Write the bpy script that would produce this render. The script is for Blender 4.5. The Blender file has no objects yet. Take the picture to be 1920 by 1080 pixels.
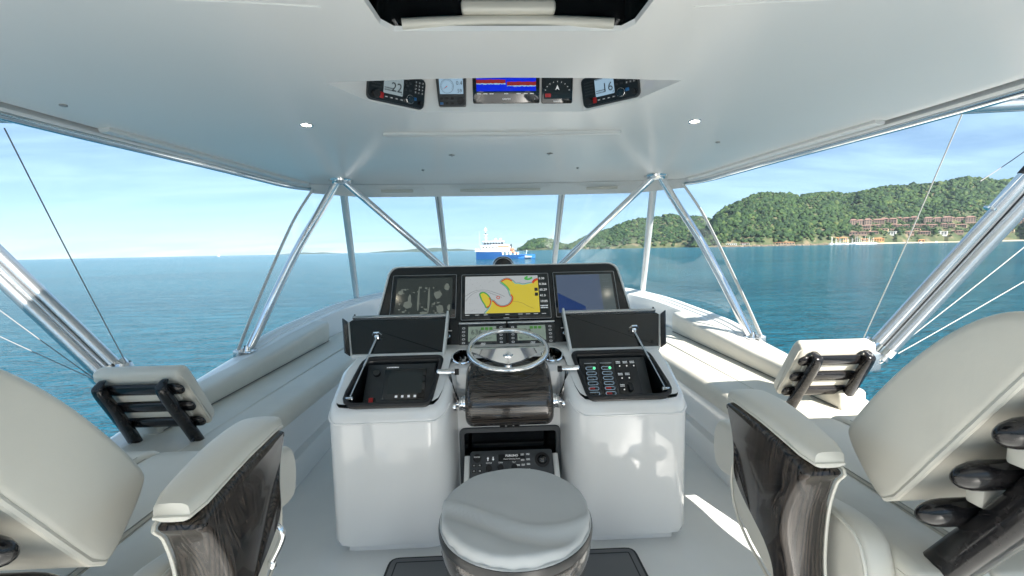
import bpy, bmesh, math, random
import numpy as np
from mathutils import Vector, Matrix, noise
from mathutils.geometry import delaunay_2d_cdt

R = math.radians
sc = bpy.context.scene
COL = sc.collection

# ------------------------------------------------------------------ camera
EYE = Vector((-0.046, 0.0, 1.40))
YAW, PITCH, ROLL = R(2.0), math.atan(72 / 800), R(1.15)
fwd = Vector((math.sin(YAW) * math.cos(PITCH), math.cos(YAW) * math.cos(PITCH), -math.sin(PITCH)))
rt0 = Vector((math.cos(YAW), -math.sin(YAW), 0))
up0 = rt0.cross(fwd)
rt = rt0 * math.cos(ROLL) - up0 * math.sin(ROLL)
up = rt.cross(fwd)
cd = bpy.data.cameras.new('camera')
cam = bpy.data.objects.new('camera', cd)
COL.objects.link(cam)
cam.matrix_world = Matrix(((rt.x, up.x, -fwd.x, EYE.x), (rt.y, up.y, -fwd.y, EYE.y), (rt.z, up.z, -fwd.z, EYE.z), (0, 0, 0, 1)))
cd.sensor_width = 36
cd.lens = 15.0
cd.clip_start = 0.02
cd.clip_end = 80000
sc.camera = cam

# ------------------------------------------------------------------ sky, sun, exposure
SUN_AZ, SUN_EL = R(160), R(33)          # clockwise from the bow; the sun stands behind to starboard
world = bpy.data.worlds.new('World')
sc.world = world
world.use_nodes = True
wn, wl = world.node_tree.nodes, world.node_tree.links
wn.clear()
wo = wn.new('ShaderNodeOutputWorld')
bg = wn.new('ShaderNodeBackground')
sky = wn.new('ShaderNodeTexSky')
sky.sky_type = 'NISHITA'
sky.sun_disc = False
sky.sun_elevation = SUN_EL
sky.sun_rotation = SUN_AZ
sky.altitude = 0
sky.air_density = 0.7
sky.dust_density = 0.0
sky.ozone_density = 4.0
tc = wn.new('ShaderNodeTexCoord')
sx = wn.new('ShaderNodeSeparateXYZ')
wl.new(tc.outputs['Generated'], sx.inputs[0])
def wmath(op, a, b=None, clamp=False):
    n = wn.new('ShaderNodeMath'); n.operation = op; n.use_clamp = clamp
    for i, v in enumerate((a, b)):
        if v is None: continue
        if isinstance(v, (int, float)): n.inputs[i].default_value = v
        else: wl.new(v, n.inputs[i])
    return n.outputs[0]
zz = wmath('ADD', wmath('MAXIMUM', sx.outputs[2], 0.0), 0.12)
cv = wn.new('ShaderNodeCombineXYZ')
wl.new(wmath('DIVIDE', sx.outputs[0], zz), cv.inputs[0])
wl.new(wmath('DIVIDE', sx.outputs[1], zz), cv.inputs[1])
mp = wn.new('ShaderNodeMapping')
mp.inputs['Scale'].default_value = (0.55, 1.5, 1)
mp.inputs['Rotation'].default_value = (0, 0, R(12))
wl.new(cv.outputs[0], mp.inputs[0])
nz = wn.new('ShaderNodeTexNoise')
nz.inputs['Scale'].default_value = 1.3
nz.inputs['Detail'].default_value = 9
nz.inputs['Roughness'].default_value = 0.58
nz.inputs['Distortion'].default_value = 0.5
wl.new(mp.outputs[0], nz.inputs['Vector'])
cr = wn.new('ShaderNodeValToRGB')
cr.color_ramp.elements[0].position = 0.40
cr.color_ramp.elements[1].position = 0.72
wl.new(nz.outputs[0], cr.inputs[0])
mx = wn.new('ShaderNodeMixRGB')
mx.inputs[2].default_value = (5.0, 7.5, 9.2, 1)
wl.new(wmath('ADD', wmath('MULTIPLY', cr.outputs[0], 0.60), 0.22), mx.inputs[0])
wl.new(sky.outputs[0], mx.inputs[1])
wl.new(mx.outputs[0], bg.inputs[0])
bg.inputs[1].default_value = 0.05
wl.new(bg.outputs[0], wo.inputs[0])

sl = bpy.data.lights.new('sun', 'SUN')
sl.energy = 5.0
sl.angle = R(0.53)
sl.color = (1.0, 0.95, 0.87)
sun = bpy.data.objects.new('sun', sl)
COL.objects.link(sun)
to_sun = Vector((math.sin(SUN_AZ) * math.cos(SUN_EL), math.cos(SUN_AZ) * math.cos(SUN_EL), math.sin(SUN_EL)))
sun.rotation_euler = to_sun.to_track_quat('Z', 'Y').to_euler()
sun.location = (3, -6, 9)
sc.view_settings.view_transform = 'Standard'
sc.view_settings.look = 'None'
sc.view_settings.exposure = 1.6
sc.view_settings.gamma = 1.0
sc.view_settings.use_curve_mapping = False
sc.render.engine = 'CYCLES'
sc.cycles.max_bounces = 10
sc.cycles.diffuse_bounces = 6
sc.cycles.glossy_bounces = 5
sc.cycles.transparent_max_bounces = 16
sc.cycles.caustics_reflective = False
sc.cycles.caustics_refractive = False
sc.cycles.sample_clamp_indirect = 6.0
sc.cycles.use_denoising = True

# ------------------------------------------------------------------ materials
def srgb(r, g, b):
    f = lambda c: (c / 255 / 12.92) if c / 255 <= 0.04045 else ((c / 255 + 0.055) / 1.055) ** 2.4
    return (f(r), f(g), f(b))
MATS = {}
def mat(name, col, rough=0.5, metal=0.0, coat=0.0, emit=None, es=1.0, spec=0.5, ior=None):
    m = bpy.data.materials.new(name); m.use_nodes = True
    p = m.node_tree.nodes['Principled BSDF']
    p.inputs['Base Color'].default_value = (*col, 1)
    p.inputs['Roughness'].default_value = rough
    p.inputs['Metallic'].default_value = metal
    p.inputs['Coat Weight'].default_value = coat
    p.inputs['Coat Roughness'].default_value = 0.04
    p.inputs['Specular IOR Level'].default_value = spec
    if ior: p.inputs['IOR'].default_value = ior
    if emit:
        p.inputs['Emission Color'].default_value = (*emit, 1)
        p.inputs['Emission Strength'].default_value = es
    MATS[name] = m
    return m
def nodes(m):
    return m.node_tree.nodes, m.node_tree.links, m.node_tree.nodes['Principled BSDF']
def tex(m, kind='ShaderNodeTexNoise', scale=10, detail=4, coord='Object', mapping=None, **kw):
    n, l, p = nodes(m)
    c = n.new('ShaderNodeTexCoord'); t = n.new(kind)
    for k, v in kw.items():
        if k in t.inputs: t.inputs[k].default_value = v
        else: setattr(t, k, v)
    t.inputs['Scale'].default_value = scale
    if 'Detail' in t.inputs: t.inputs['Detail'].default_value = detail
    if mapping:
        mpn = n.new('ShaderNodeMapping'); mpn.inputs['Scale'].default_value = mapping
        l.new(c.outputs[coord], mpn.inputs[0]); l.new(mpn.outputs[0], t.inputs['Vector'])
    else:
        l.new(c.outputs[coord], t.inputs['Vector'])
    return t
def ramp(m, out, stops):
    n, l, p = nodes(m)
    r = n.new('ShaderNodeValToRGB'); e = r.color_ramp.elements
    while len(e) < len(stops): e.new(0.5)
    for i, (pos, c) in enumerate(stops):
        e[i].position = pos; e[i].color = (*c, 1)
    l.new(out, r.inputs[0])
    return r.outputs[0]
def bump(m, out, strength=0.2, dist=0.01):
    n, l, p = nodes(m)
    b = n.new('ShaderNodeBump'); b.inputs['Strength'].default_value = strength; b.inputs['Distance'].default_value = dist
    l.new(out, b.inputs['Height'])
    prev = p.inputs['Normal'].links
    if prev: l.new(prev[0].from_socket, b.inputs['Normal'])
    l.new(b.outputs[0], p.inputs['Normal'])
def colour(m, out):
    n, l, p = nodes(m); l.new(out, p.inputs['Base Color'])
def rough(m, out):
    n, l, p = nodes(m); l.new(out, p.inputs['Roughness'])

m = mat('gelcoat', (0.80, 0.81, 0.80), 0.09, coat=0.35)
t = tex(m, scale=1.7, detail=5); colour(m, ramp(m, t.outputs[0], [(0.3, (0.785, 0.78, 0.765)), (0.7, (0.825, 0.82, 0.805))]))
t = tex(m, scale=3.0, detail=1); bump(m, t.outputs[0], 0.04, 0.02)
m = mat('ceiling_gelcoat', (0.78, 0.79, 0.78), 0.19)
t = tex(m, scale=0.8, detail=5); colour(m, ramp(m, t.outputs[0], [(0.3, (0.765, 0.755, 0.735)), (0.7, (0.81, 0.80, 0.78))]))
t = tex(m, scale=1.2, detail=1); bump(m, t.outputs[0], 0.06, 0.03)
m = mat('deck_gelcoat', (0.78, 0.785, 0.77), 0.35)
t = tex(m, scale=2.2, detail=7); colour(m, ramp(m, t.outputs[0], [(0.3, (0.72, 0.73, 0.72)), (0.7, (0.80, 0.80, 0.785))]))
t = tex(m, scale=420, detail=1); bump(m, t.outputs[0], 0.12, 0.002)
m = mat('vinyl', (0.60, 0.58, 0.52), 0.40)
t = tex(m, scale=3, detail=5); colour(m, ramp(m, t.outputs[0], [(0.3, (0.565, 0.54, 0.475)), (0.7, (0.63, 0.605, 0.535))]))
t = tex(m, scale=420, detail=2); bump(m, t.outputs[0], 0.10, 0.001)
t = tex(m, scale=7, detail=3, Distortion=0.8); bump(m, t.outputs[0], 0.16, 0.014)
m = mat('stitch', (0.36, 0.35, 0.31), 0.7)
m = mat('seam', (0.10, 0.10, 0.095), 0.7)
def wood(name, axis):
    """dark lacquered veneer: contour lines of a stretched noise give the cathedral figure"""
    m = mat(name, (0.05, 0.04, 0.035), 0.25, coat=0.45, spec=0.35)
    n, l, p = nodes(m)
    mp_ = {'x': (1.0, 15.0, 15.0), 'z': (15.0, 15.0, 1.2)}[axis]
    t = tex(m, 'ShaderNodeTexNoise', scale=1.0, detail=1.0, mapping=mp_, Distortion=0.15, Roughness=0.4)
    mu = n.new('ShaderNodeMath'); mu.operation = 'MULTIPLY'; mu.inputs[1].default_value = 105.0; l.new(t.outputs[0], mu.inputs[0])
    si = n.new('ShaderNodeMath'); si.operation = 'SINE'; l.new(mu.outputs[0], si.inputs[0])
    hv = n.new('ShaderNodeMath'); hv.operation = 'MULTIPLY_ADD'; hv.inputs[1].default_value = 0.5; hv.inputs[2].default_value = 0.5; l.new(si.outputs[0], hv.inputs[0])
    c = ramp(m, hv.outputs[0], [(0.0, (0.007, 0.006, 0.006)), (0.12, (0.018, 0.015, 0.013)), (0.32, (0.036, 0.029, 0.025)), (1.0, (0.055, 0.044, 0.037))])
    f = tex(m, 'ShaderNodeTexNoise', scale=1.0, detail=4, mapping={'x': (3, 160, 160), 'z': (160, 160, 3)}[axis])
    c2 = ramp(m, f.outputs[0], [(0.3, (0.55, 0.55, 0.55)), (0.7, (1.3, 1.25, 1.2))])
    mm = n.new('ShaderNodeMixRGB'); mm.blend_type = 'MULTIPLY'; mm.inputs[0].default_value = 1
    l.new(c, mm.inputs[1]); l.new(c2, mm.inputs[2]); colour(m, mm.outputs[0])
    return m
wood('wood_grain_across', 'x')
wood('wood_grain_upright', 'z')
nodes(MATS['wood_grain_across'])[2].inputs['Coat Weight'].default_value = 0.85
nodes(MATS['wood_grain_upright'])[2].inputs['Coat Weight'].default_value = 0.3
m = mat('wood_dark', (0.012, 0.011, 0.012), 0.16, coat=0.2, spec=0.3)
t = tex(m, scale=1, detail=4, mapping=(4, 60, 60)); colour(m, ramp(m, t.outputs[0], [(0.35, (0.006, 0.006, 0.007)), (0.7, (0.020, 0.018, 0.018))]))
m = mat('chrome', (0.82, 0.83, 0.84), 0.07, 1.0)
t = tex(m, scale=4, detail=2); rough(m, ramp(m, t.outputs[0], [(0.3, (0.05,) * 3), (0.75, (0.10,) * 3)]))
m = mat('anodised', (0.62, 0.635, 0.65), 0.2, 0.9)
t = tex(m, scale=2.5, detail=2); rough(m, ramp(m, t.outputs[0], [(0.3, (0.20,) * 3), (0.75, (0.27,) * 3)]))
mat('black_gloss', (0.006, 0.007, 0.008), 0.06, coat=0.5)
mat('black_satin', (0.010, 0.011, 0.012), 0.32)
mat('black_rubber', (0.012, 0.012, 0.013), 0.6)
m = mat('dash_black', (0.013, 0.014, 0.015), 0.26, coat=0.15)
t = tex(m, scale=300, detail=1); bump(m, t.outputs[0], 0.08, 0.001)
mat('charcoal', (0.05, 0.056, 0.062), 0.45)
mat('dark_grey', (0.025, 0.028, 0.03), 0.4)
mat('grey_plastic', (0.30, 0.31, 0.31), 0.4)
mat('white_plastic', (0.75, 0.75, 0.73), 0.35)
mat('white_print', (0.75, 0.77, 0.78), 0.5, emit=(0.75, 0.77, 0.78), es=0.12)
mat('red_plastic', (0.42, 0.012, 0.012), 0.35)
mat('blue_plastic', (0.02, 0.14, 0.36), 0.35)
mat('green_light', (0.05, 0.5, 0.15), 0.4, emit=(0.1, 0.9, 0.3), es=0.5)
mat('cord_grey', (0.22, 0.225, 0.23), 0.6)
mat('cord_white', (0.42, 0.42, 0.40), 0.6)
mat('mat_grey', (0.13, 0.135, 0.14), 0.75)
mat('dark_chrome', (0.30, 0.30, 0.31), 0.12, 1.0)
m = MATS['mat_grey']; t = tex(m, scale=1, detail=2, mapping=(6, 400, 1)); bump(m, t.outputs[0], 0.25, 0.002)
mat('lamp_glow', (1, 0.95, 0.8), 0.3, emit=(1.0, 0.93, 0.74), es=9.0)
def screen(name, col, es=0.35):
    return mat(name, tuple(c * 0.15 for c in col), 0.12, emit=col, es=es * 0.40)
screen('scr_dark', (0.012, 0.018, 0.020), 0.6)
screen('scr_camera', (0.030, 0.038, 0.036), 0.7)
screen('scr_cam_light', (0.14, 0.16, 0.14), 0.7)
screen('scr_navy', (0.010, 0.035, 0.14), 0.7)
screen('scr_slate', (0.075, 0.105, 0.165), 0.7)
screen('scr_sage', (0.085, 0.11, 0.115), 0.6)
screen('chart_sea', (0.40, 0.43, 0.44), 0.75)
screen('chart_land', (0.56, 0.46, 0.045), 0.75)
screen('chart_green', (0.05, 0.36, 0.06), 0.75)
screen('chart_red', (0.50, 0.06, 0.02), 0.75)
screen('chart_line', (0.03, 0.035, 0.04), 0.6)
screen('chart_shoal', (0.20, 0.46, 0.38), 0.75)
screen('sonar_blue', (0.004, 0.022, 0.62), 0.8)
screen('sonar_red', (0.24, 0.02, 0.02), 0.8)
screen('sonar_pale', (0.30, 0.50, 0.62), 0.8)
screen('lcd_blue', (0.30, 0.44, 0.56), 0.75)
screen('lcd_grey', (0.26, 0.32, 0.34), 0.7)
screen('lcd_sage', (0.20, 0.26, 0.22), 0.7)
screen('lcd_green', (0.06, 0.20, 0.04), 0.7)
mat('lcd_ink', (0.012, 0.016, 0.02), 0.4)
screen('ink_glow', (0.62, 0.66, 0.66), 0.7)
screen('ink_yellow', (0.72, 0.70, 0.40), 0.7)

m = bpy.data.materials.new('acrylic'); m.use_nodes = True; MATS['acrylic'] = m
n, l = m.node_tree.nodes, m.node_tree.links; n.clear()
o = n.new('ShaderNodeOutputMaterial'); mixs = n.new('ShaderNodeMixShader'); tr = n.new('ShaderNodeBsdfTransparent'); gl = n.new('ShaderNodeBsdfGlossy')
tr.inputs[0].default_value = (0.93, 0.955, 0.96, 1); gl.inputs[1].default_value = 0.03
lw = n.new('ShaderNodeLayerWeight'); lw.inputs[0].default_value = 0.5
pw = n.new('ShaderNodeMath'); pw.operation = 'POWER'; pw.inputs[1].default_value = 4.0; l.new(lw.outputs['Facing'], pw.inputs[0])
ma = n.new('ShaderNodeMath'); ma.operation = 'MULTIPLY_ADD'; ma.inputs[1].default_value = 0.45; ma.inputs[2].default_value = 0.025; l.new(pw.outputs[0], ma.inputs[0])
l.new(ma.outputs[0], mixs.inputs[0]); l.new(tr.outputs[0], mixs.inputs[1]); l.new(gl.outputs[0], mixs.inputs[2]); l.new(mixs.outputs[0], o.inputs[0])

# ------------------------------------------------------------------ mesh helpers
def catmull(pts, n=8, closed=False):
    P = [Vector(p) for p in pts]; out = []; N = len(P)
    rng = range(N) if closed else range(N - 1)
    for i in rng:
        if closed: a, b, c, d = P[i - 1], P[i], P[(i + 1) % N], P[(i + 2) % N]
        else: a, b, c, d = P[max(i - 1, 0)], P[i], P[i + 1], P[min(i + 2, N - 1)]
        for k in range(n):
            t = k / n
            out.append(0.5 * ((2 * b) + (c - a) * t + (2 * a - 5 * b + 4 * c - d) * t * t + (3 * b - a - 3 * c + d) * t ** 3))
    if not closed: out.append(P[-1].copy())
    return out
class MB:
    def __init__(s): s.v = []; s.f = []; s.fm = []
    def add(s, verts, faces, mi=0, M=None):
        o = len(s.v)
        s.v += [tuple(M @ Vector(p)) if M is not None else tuple(p) for p in verts]
        s.f += [tuple(i + o for i in f) for f in faces]; s.fm += [mi] * len(faces)
        return s
    def box(s, lo, hi, mi=0, M=None):
        x0, y0, z0 = lo; x1, y1, z1 = hi
        return s.add([(x0, y0, z0), (x1, y0, z0), (x1, y1, z0), (x0, y1, z0), (x0, y0, z1), (x1, y0, z1), (x1, y1, z1), (x0, y1, z1)],
                     [(0, 3, 2, 1), (4, 5, 6, 7), (0, 1, 5, 4), (1, 2, 6, 5), (2, 3, 7, 6), (3, 0, 4, 7)], mi, M)
    def rbox(s, lo, hi, r, seg=3, mi=0, M=None, edges=None):
        b = bmesh.new(); bmesh.ops.create_cube(b, size=1)
        for v in b.verts: v.co = Vector([lo[i] + (v.co[i] + 0.5) * (hi[i] - lo[i]) for i in range(3)])
        es = [e for e in b.edges if edges is None or edges(e)]
        bmesh.ops.bevel(b, geom=es, offset=r, segments=seg, profile=0.5, affect='EDGES', clamp_overlap=True)
        b.verts.index_update()
        s.add([v.co.copy() for v in b.verts], [[v.index for v in f.verts] for f in b.faces], mi, M); b.free()
        return s
    def tube(s, path, r, n=10, mi=0, caps=True, closed=False, M=None, flat=1.0, upv=None):
        P = [Vector(p) for p in path]; N = len(P); vs = []; fs = []
        rs = r if isinstance(r, (list, tuple)) else [r] * N
        prev = None
        for i in range(N):
            if closed: d = P[(i + 1) % N] - P[i - 1]
            else: d = P[min(i + 1, N - 1)] - P[max(i - 1, 0)]
            d.normalize()
            ref = Vector(upv) if upv else (prev if prev is not None else (Vector((0, 0, 1)) if abs(d.z) < 0.9 else Vector((0, 1, 0))))
            a = (ref - d * ref.dot(d)); a.normalize(); b = d.cross(a); prev = a
            for k in range(n):
                t = 2 * math.pi * k / n
                vs.append(P[i] + a * (math.cos(t) * rs[i]) + b * (math.sin(t) * rs[i] * flat))
        m_ = N if closed else N - 1
        for i in range(m_):
            for k in range(n):
                k2 = (k + 1) % n; j = (i + 1) % N
                fs.append((i * n + k, i * n + k2, j * n + k2, j * n + k))
        if caps and not closed:
            fs.append(tuple(range(n - 1, -1, -1))); fs.append(tuple((N - 1) * n + k for k in range(n)))
        return s.add(vs, fs, mi, M)
    def lathe(s, prof, n=32, mi=0, M=None, capb=False, capt=False):
        vs = []; fs = []
        for (r_, z_) in prof:
            for k in range(n):
                t = 2 * math.pi * k / n; vs.append((r_ * math.cos(t), r_ * math.sin(t), z_))
        for i in range(len(prof) - 1):
            for k in range(n):
                k2 = (k + 1) % n; fs.append((i * n + k, i * n + k2, (i + 1) * n + k2, (i + 1) * n + k))
        if capb: fs.append(tuple(range(n - 1, -1, -1)))
        if capt: fs.append(tuple((len(prof) - 1) * n + k for k in range(n)))
        return s.add(vs, fs, mi, M)
    def prism(s, poly, z0, z1, mi=0, M=None):
        n = len(poly)
        vs = [(p[0], p[1], z0) for p in poly] + [(p[0], p[1], z1) for p in poly]
        fs = [tuple(range(n - 1, -1, -1)), tuple(range(n, 2 * n))] + [(i, (i + 1) % n, (i + 1) % n + n, i + n) for i in range(n)]
        return s.add(vs, fs, mi, M)
    def loft(s, secs, closed=True, caps=True, mi=0, M=None):
        n = len(secs[0]); vs = [p for q in secs for p in q]; fs = []
        for i in range(len(secs) - 1):
            for k in range(n if closed else n - 1):
                k2 = (k + 1) % n; fs.append((i * n + k, i * n + k2, (i + 1) * n + k2, (i + 1) * n + k))
        if caps and closed:
            fs.append(tuple(range(n - 1, -1, -1))); fs.append(tuple((len(secs) - 1) * n + k for k in range(n)))
        return s.add(vs, fs, mi, M)
    def pillow(s, prof, x0, x1, r, mi=0, axis='x', seg=4):
        """a profile polygon (y,z) swept along x with rounded ends"""
        c = Vector((sum(p[0] for p in prof) / len(prof), sum(p[1] for p in prof) / len(prof)))
        secs = []
        def ring(x, ins):
            out = []
            for p in offset_poly(prof, ins): out.append((x, p[0], p[1]))
            return out
        st = [(0.0, r)] + [(r * (1 - math.cos(a)), r * (1 - math.sin(a))) for a in [math.pi / 2 * k / seg for k in range(1, seg + 1)]]
        for dx, ins in st: secs.append(ring(x0 + dx, ins))
        for dx, ins in reversed(st): secs.append(ring(x1 - dx, ins))
        return s.loft(secs, True, True, mi)
    def build(s, name, mats, parent=None, smooth=35, fix=True):
        me = bpy.data.meshes.new(name)
        me.from_pydata(s.v, [], s.f)
        if isinstance(mats, str): mats = [mats]
        for k in mats: me.materials.append(MATS[k])
        if len(mats) > 1: me.polygons.foreach_set('material_index', s.fm)
        if fix and len(s.f) < 60000:
            b = bmesh.new(); b.from_mesh(me); bmesh.ops.recalc_face_normals(b, faces=b.faces); b.to_mesh(me); b.free()
        if smooth:
            me.polygons.foreach_set('use_smooth', [True] * len(me.polygons)); me.set_sharp_from_angle(angle=R(smooth))
        me.update()
        ob = bpy.data.objects.new(name, me); COL.objects.link(ob)
        if parent is not None: ob.parent = parent
        return ob
def offset_poly(poly, d):
    """move every corner of a closed polygon inwards by d"""
    if d == 0: return [tuple(p) for p in poly]
    n = len(poly); A = sum(poly[i][0] * poly[(i + 1) % n][1] - poly[(i + 1) % n][0] * poly[i][1] for i in range(n))
    sg = 1 if A > 0 else -1; out = []
    for i in range(n):
        a, b, c = Vector(poly[i - 1][:2]), Vector(poly[i][:2]), Vector(poly[(i + 1) % n][:2])
        d1, d2 = (b - a), (c - b)
        d1.normalize(); d2.normalize()
        n1 = Vector((-d1.y, d1.x)) * sg; n2 = Vector((-d2.y, d2.x)) * sg
        m_ = n1 + n2
        if m_.length < 1e-6: m_ = n1.copy()
        m_.normalize(); k = d / max(0.5, m_.dot(n1))
        out.append((b.x + m_.x * k, b.y + m_.y * k))
    return out
def inside(p, poly):
    c = False; n = len(poly); x, y = p
    for i in range(n):
        x0, y0 = poly[i][:2]; x1, y1 = poly[i - 1][:2]
        if (y0 > y) != (y1 > y) and x < (x1 - x0) * (y - y0) / (y1 - y0) + x0: c = not c
    return c
def sheet(outline, holes, zf, step):
    """triangulated sheet z = zf(x, y) inside outline and outside holes"""
    pts = []; edges = []
    def ring(poly):
        o = len(pts); n = len(poly)
        for p in poly: pts.append(Vector((p[0], p[1])))
        for i in range(n): edges.append((o + i, o + (i + 1) % n))
    ring(outline)
    for h in holes: ring(h)
    xs = [p[0] for p in outline]; ys = [p[1] for p in outline]
    x = min(xs) + step / 2
    while x < max(xs):
        y = min(ys) + step / 2
        while y < max(ys):
            if inside((x, y), outline) and not any(inside((x, y), h) for h in holes): pts.append(Vector((x, y)))
            y += step
        x += step
    v, e, f, *_ = delaunay_2d_cdt(pts, edges, [], 0, 1e-5)
    F = []
    for q in f:
        c = (sum(v[i].x for i in q) / len(q), sum(v[i].y for i in q) / len(q))
        if inside(c, outline) and not any(inside(c, h) for h in holes): F.append(tuple(q))
    return [(p.x, p.y, zf(p.x, p.y)) for p in v], F
def rrect(x0, y0, x1, y1, r, n=4):
    out = []
    for cx, cy, a0 in ((x1 - r, y1 - r, 0), (x0 + r, y1 - r, 90), (x0 + r, y0 + r, 180), (x1 - r, y0 + r, 270)):
        for k in range(n + 1):
            a = R(a0 + 90 * k / n); out.append((cx + r * math.cos(a), cy + r * math.sin(a)))
    return out
def thing(name, label, cat, M=None, group=None):
    o = bpy.data.objects.new(name, None); COL.objects.link(o); o.empty_display_size = 0.05
    if M is not None: o.matrix_world = M if isinstance(M, Matrix) else Matrix.Translation(Vector(M))
    return tag(o, label, cat, group)
def tag(o, label=None, cat=None, group=None, kind=None):
    for k, v in (('label', label), ('category', cat), ('group', group), ('kind', kind)):
        if v: o[k] = v
    return o
def frame(origin, right, upv):
    """matrix of a local frame: x right, y up, z out of the face"""
    x = Vector(right).normalized(); z = x.cross(Vector(upv)).normalized(); y = z.cross(x)
    o = Vector(origin)
    return Matrix(((x.x, y.x, z.x, o.x), (x.y, y.y, z.y, o.y), (x.z, y.z, z.z, o.z), (0, 0, 0, 1)))
_txt = {}
def text(parent, s, x, y, size, mt, z=0.0012, align='LEFT', name='lettering', M=None, bold=False):
    key = (s, align, bold)
    if key not in _txt:
        c = bpy.data.curves.new('lettering', 'FONT'); c.body = s; c.align_x = align; c.size = 1.0; c.resolution_u = 2
        if bold: c.offset = 0.02
        o = bpy.data.objects.new('lettering', c); COL.objects.link(o)
        dg = bpy.context.evaluated_depsgraph_get()
        _txt[key] = bpy.data.meshes.new_from_object(o.evaluated_get(dg)); bpy.data.objects.remove(o)
    me = _txt[key].copy(); me.materials.clear(); me.materials.append(MATS[mt])
    ob = bpy.data.objects.new(name, me); COL.objects.link(ob)
    T = Matrix.Translation((x, y, z)) @ Matrix.Scale(size, 4)
    ob.matrix_local = (M @ T) if M is not None else T
    if parent is not None: ob.parent = parent
    return ob
def flat(name, poly, mt, parent, z, M=None):
    n = len(poly); b = MB(); b.add([(p[0], p[1], z) for p in poly], [tuple(range(n))], 0, M)
    return b.build(name, mt, parent, smooth=0, fix=False)

# ------------------------------------------------------------------ setting: sea, land, hull
SEA_Z = -4.6
def ray(px, py):
    return fwd + rt * ((px - 960) / 800) - up * ((py - 540) / 800)
def at(px, py, Y):
    d = ray(px, py); return EYE + d * ((Y - EYE.y) / d.y)
def horizon_py(px): return 468.6 - 0.0201 * (px - 930)
rnd = random.Random(7)

m = mat('sea_water', (0.004, 0.085, 0.125), 0.10, ior=1.33, spec=0.14)
t = tex(m, scale=1, detail=3, mapping=(0.012, 0.03, 1)); colour(m, ramp(m, t.outputs[0], [(0.3, (0.004, 0.088, 0.146)), (0.7, (0.009, 0.134, 0.206))]))
t = tex(m, scale=1, detail=5, mapping=(0.22, 0.55, 1), Distortion=0.8, Roughness=0.62); bump(m, t.outputs[0], 1.0, 2.4)
t = tex(m, scale=1, detail=5, mapping=(1.3, 2.6, 1), Distortion=0.4, Roughness=0.6); bump(m, t.outputs[0], 1.0, 0.60)
b = MB(); S = 13000
b.add([(-S, -S, SEA_Z), (S, -S, SEA_Z), (S, S, SEA_Z), (-S, S, SEA_Z)], [(0, 1, 2, 3)])
tag(b.build('sea', 'sea_water', smooth=0, fix=False), kind='structure')

# hills: profile of the crest as seen over the water (image columns of the photograph turned into bearings)
CREST = [(955, 468), (972, 467), (980, 458), (990, 448), (1004, 443), (1019, 441), (1039, 445), (1057, 453), (1067, 454), (1082, 446), (1099, 437), (1120, 430), (1138, 424), (1158, 416), (1176, 409), (1194, 404), (1215, 402), (1233, 400), (1257, 395), (1277, 400), (1305, 399), (1330, 404), (1360, 418), (1400, 440), (1425, 462)]
CREST2 = [(1288, 461), (1305, 448), (1322, 424), (1339, 398), (1358, 383), (1380, 371), (1410, 360), (1440, 354), (1470, 357), (1496, 361), (1522, 357), (1549, 354), (1594, 357), (1630, 349), (1669, 342), (1706, 341), (1744, 339), (1776, 332), (1807, 326), (1840, 329), (1867, 332), (1912, 332), (2000, 338), (2120, 350), (2280, 372), (2420, 400), (2560, 430), (2640, 441)]
def lerp(tab, x):
    if x <= tab[0][0]: return tab[0][1]
    for (a, fa), (b_, fb) in zip(tab, tab[1:]):
        if x <= b_: return fa + (fb - fa) * (x - a) / (b_ - a)
    return tab[-1][1]
def hill(tab, shore, depth):
    def ground(px, t):
        """ground point on a bearing, t = 0 on the shore, 1 on the crest, above 1 behind it"""
        sh = shore + 70 * noise.noise((px * 0.012, 3.1, 0)) + 25 * noise.noise((px * 0.05, 8.1, 0))
        D = sh + depth * t
        crest = max(2.0, at(px, lerp(tab, px) + 8.0, shore + depth).z - SEA_Z)
        k = min(t, 1.0)
        prof = 0.10 * min(1, k * 12) + 0.90 * k ** 1.15 if t <= 1 else max(0.0, 1 - (t - 1) * 1.1)
        h = crest * prof
        h *= 1 + 0.42 * (1 - k) * noise.noise((px * 0.014, D * 0.006, 1.7)) + 0.22 * (1 - k) * noise.noise((px * 0.04, D * 0.015, 5.2))
        p = at(px, horizon_py(px), D)
        return Vector((p.x, p.y, SEA_Z + (h if t > 0.0 else -6.0)))
    return ground
ground_a = hill(CREST, 2250, 420)
ground_b = hill(CREST2, 1640, 620)
m = mat('hill_soil', (0.10, 0.085, 0.05), 0.9)
t = tex(m, scale=0.03, detail=8, coord='Object'); colour(m, ramp(m, t.outputs[0], [(0.35, (0.035, 0.055, 0.02)), (0.55, (0.075, 0.085, 0.035)), (0.72, (0.20, 0.145, 0.095))]))
def build_hill(name, ground, x0, x1, step):
    cols = []; px = x0
    while px <= x1: cols.append(px); px += step
    ts = [-0.02, 0.0, 0.012, 0.03, 0.06, 0.1, 0.16, 0.24, 0.34, 0.45, 0.57, 0.7, 0.82, 0.92, 1.0, 1.1, 1.3, 1.6, 1.9]
    secs = [[ground(px, t) for t in ts] for px in cols]
    mb = MB(); mb.loft(secs, closed=False, caps=False)
    return tag(mb.build(name, 'hill_soil', fix=True), kind='structure')
build_hill('headland', ground_a, 956, 1424, 5)
build_hill('hillside', ground_b, 1290, 2636, 8)

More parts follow.
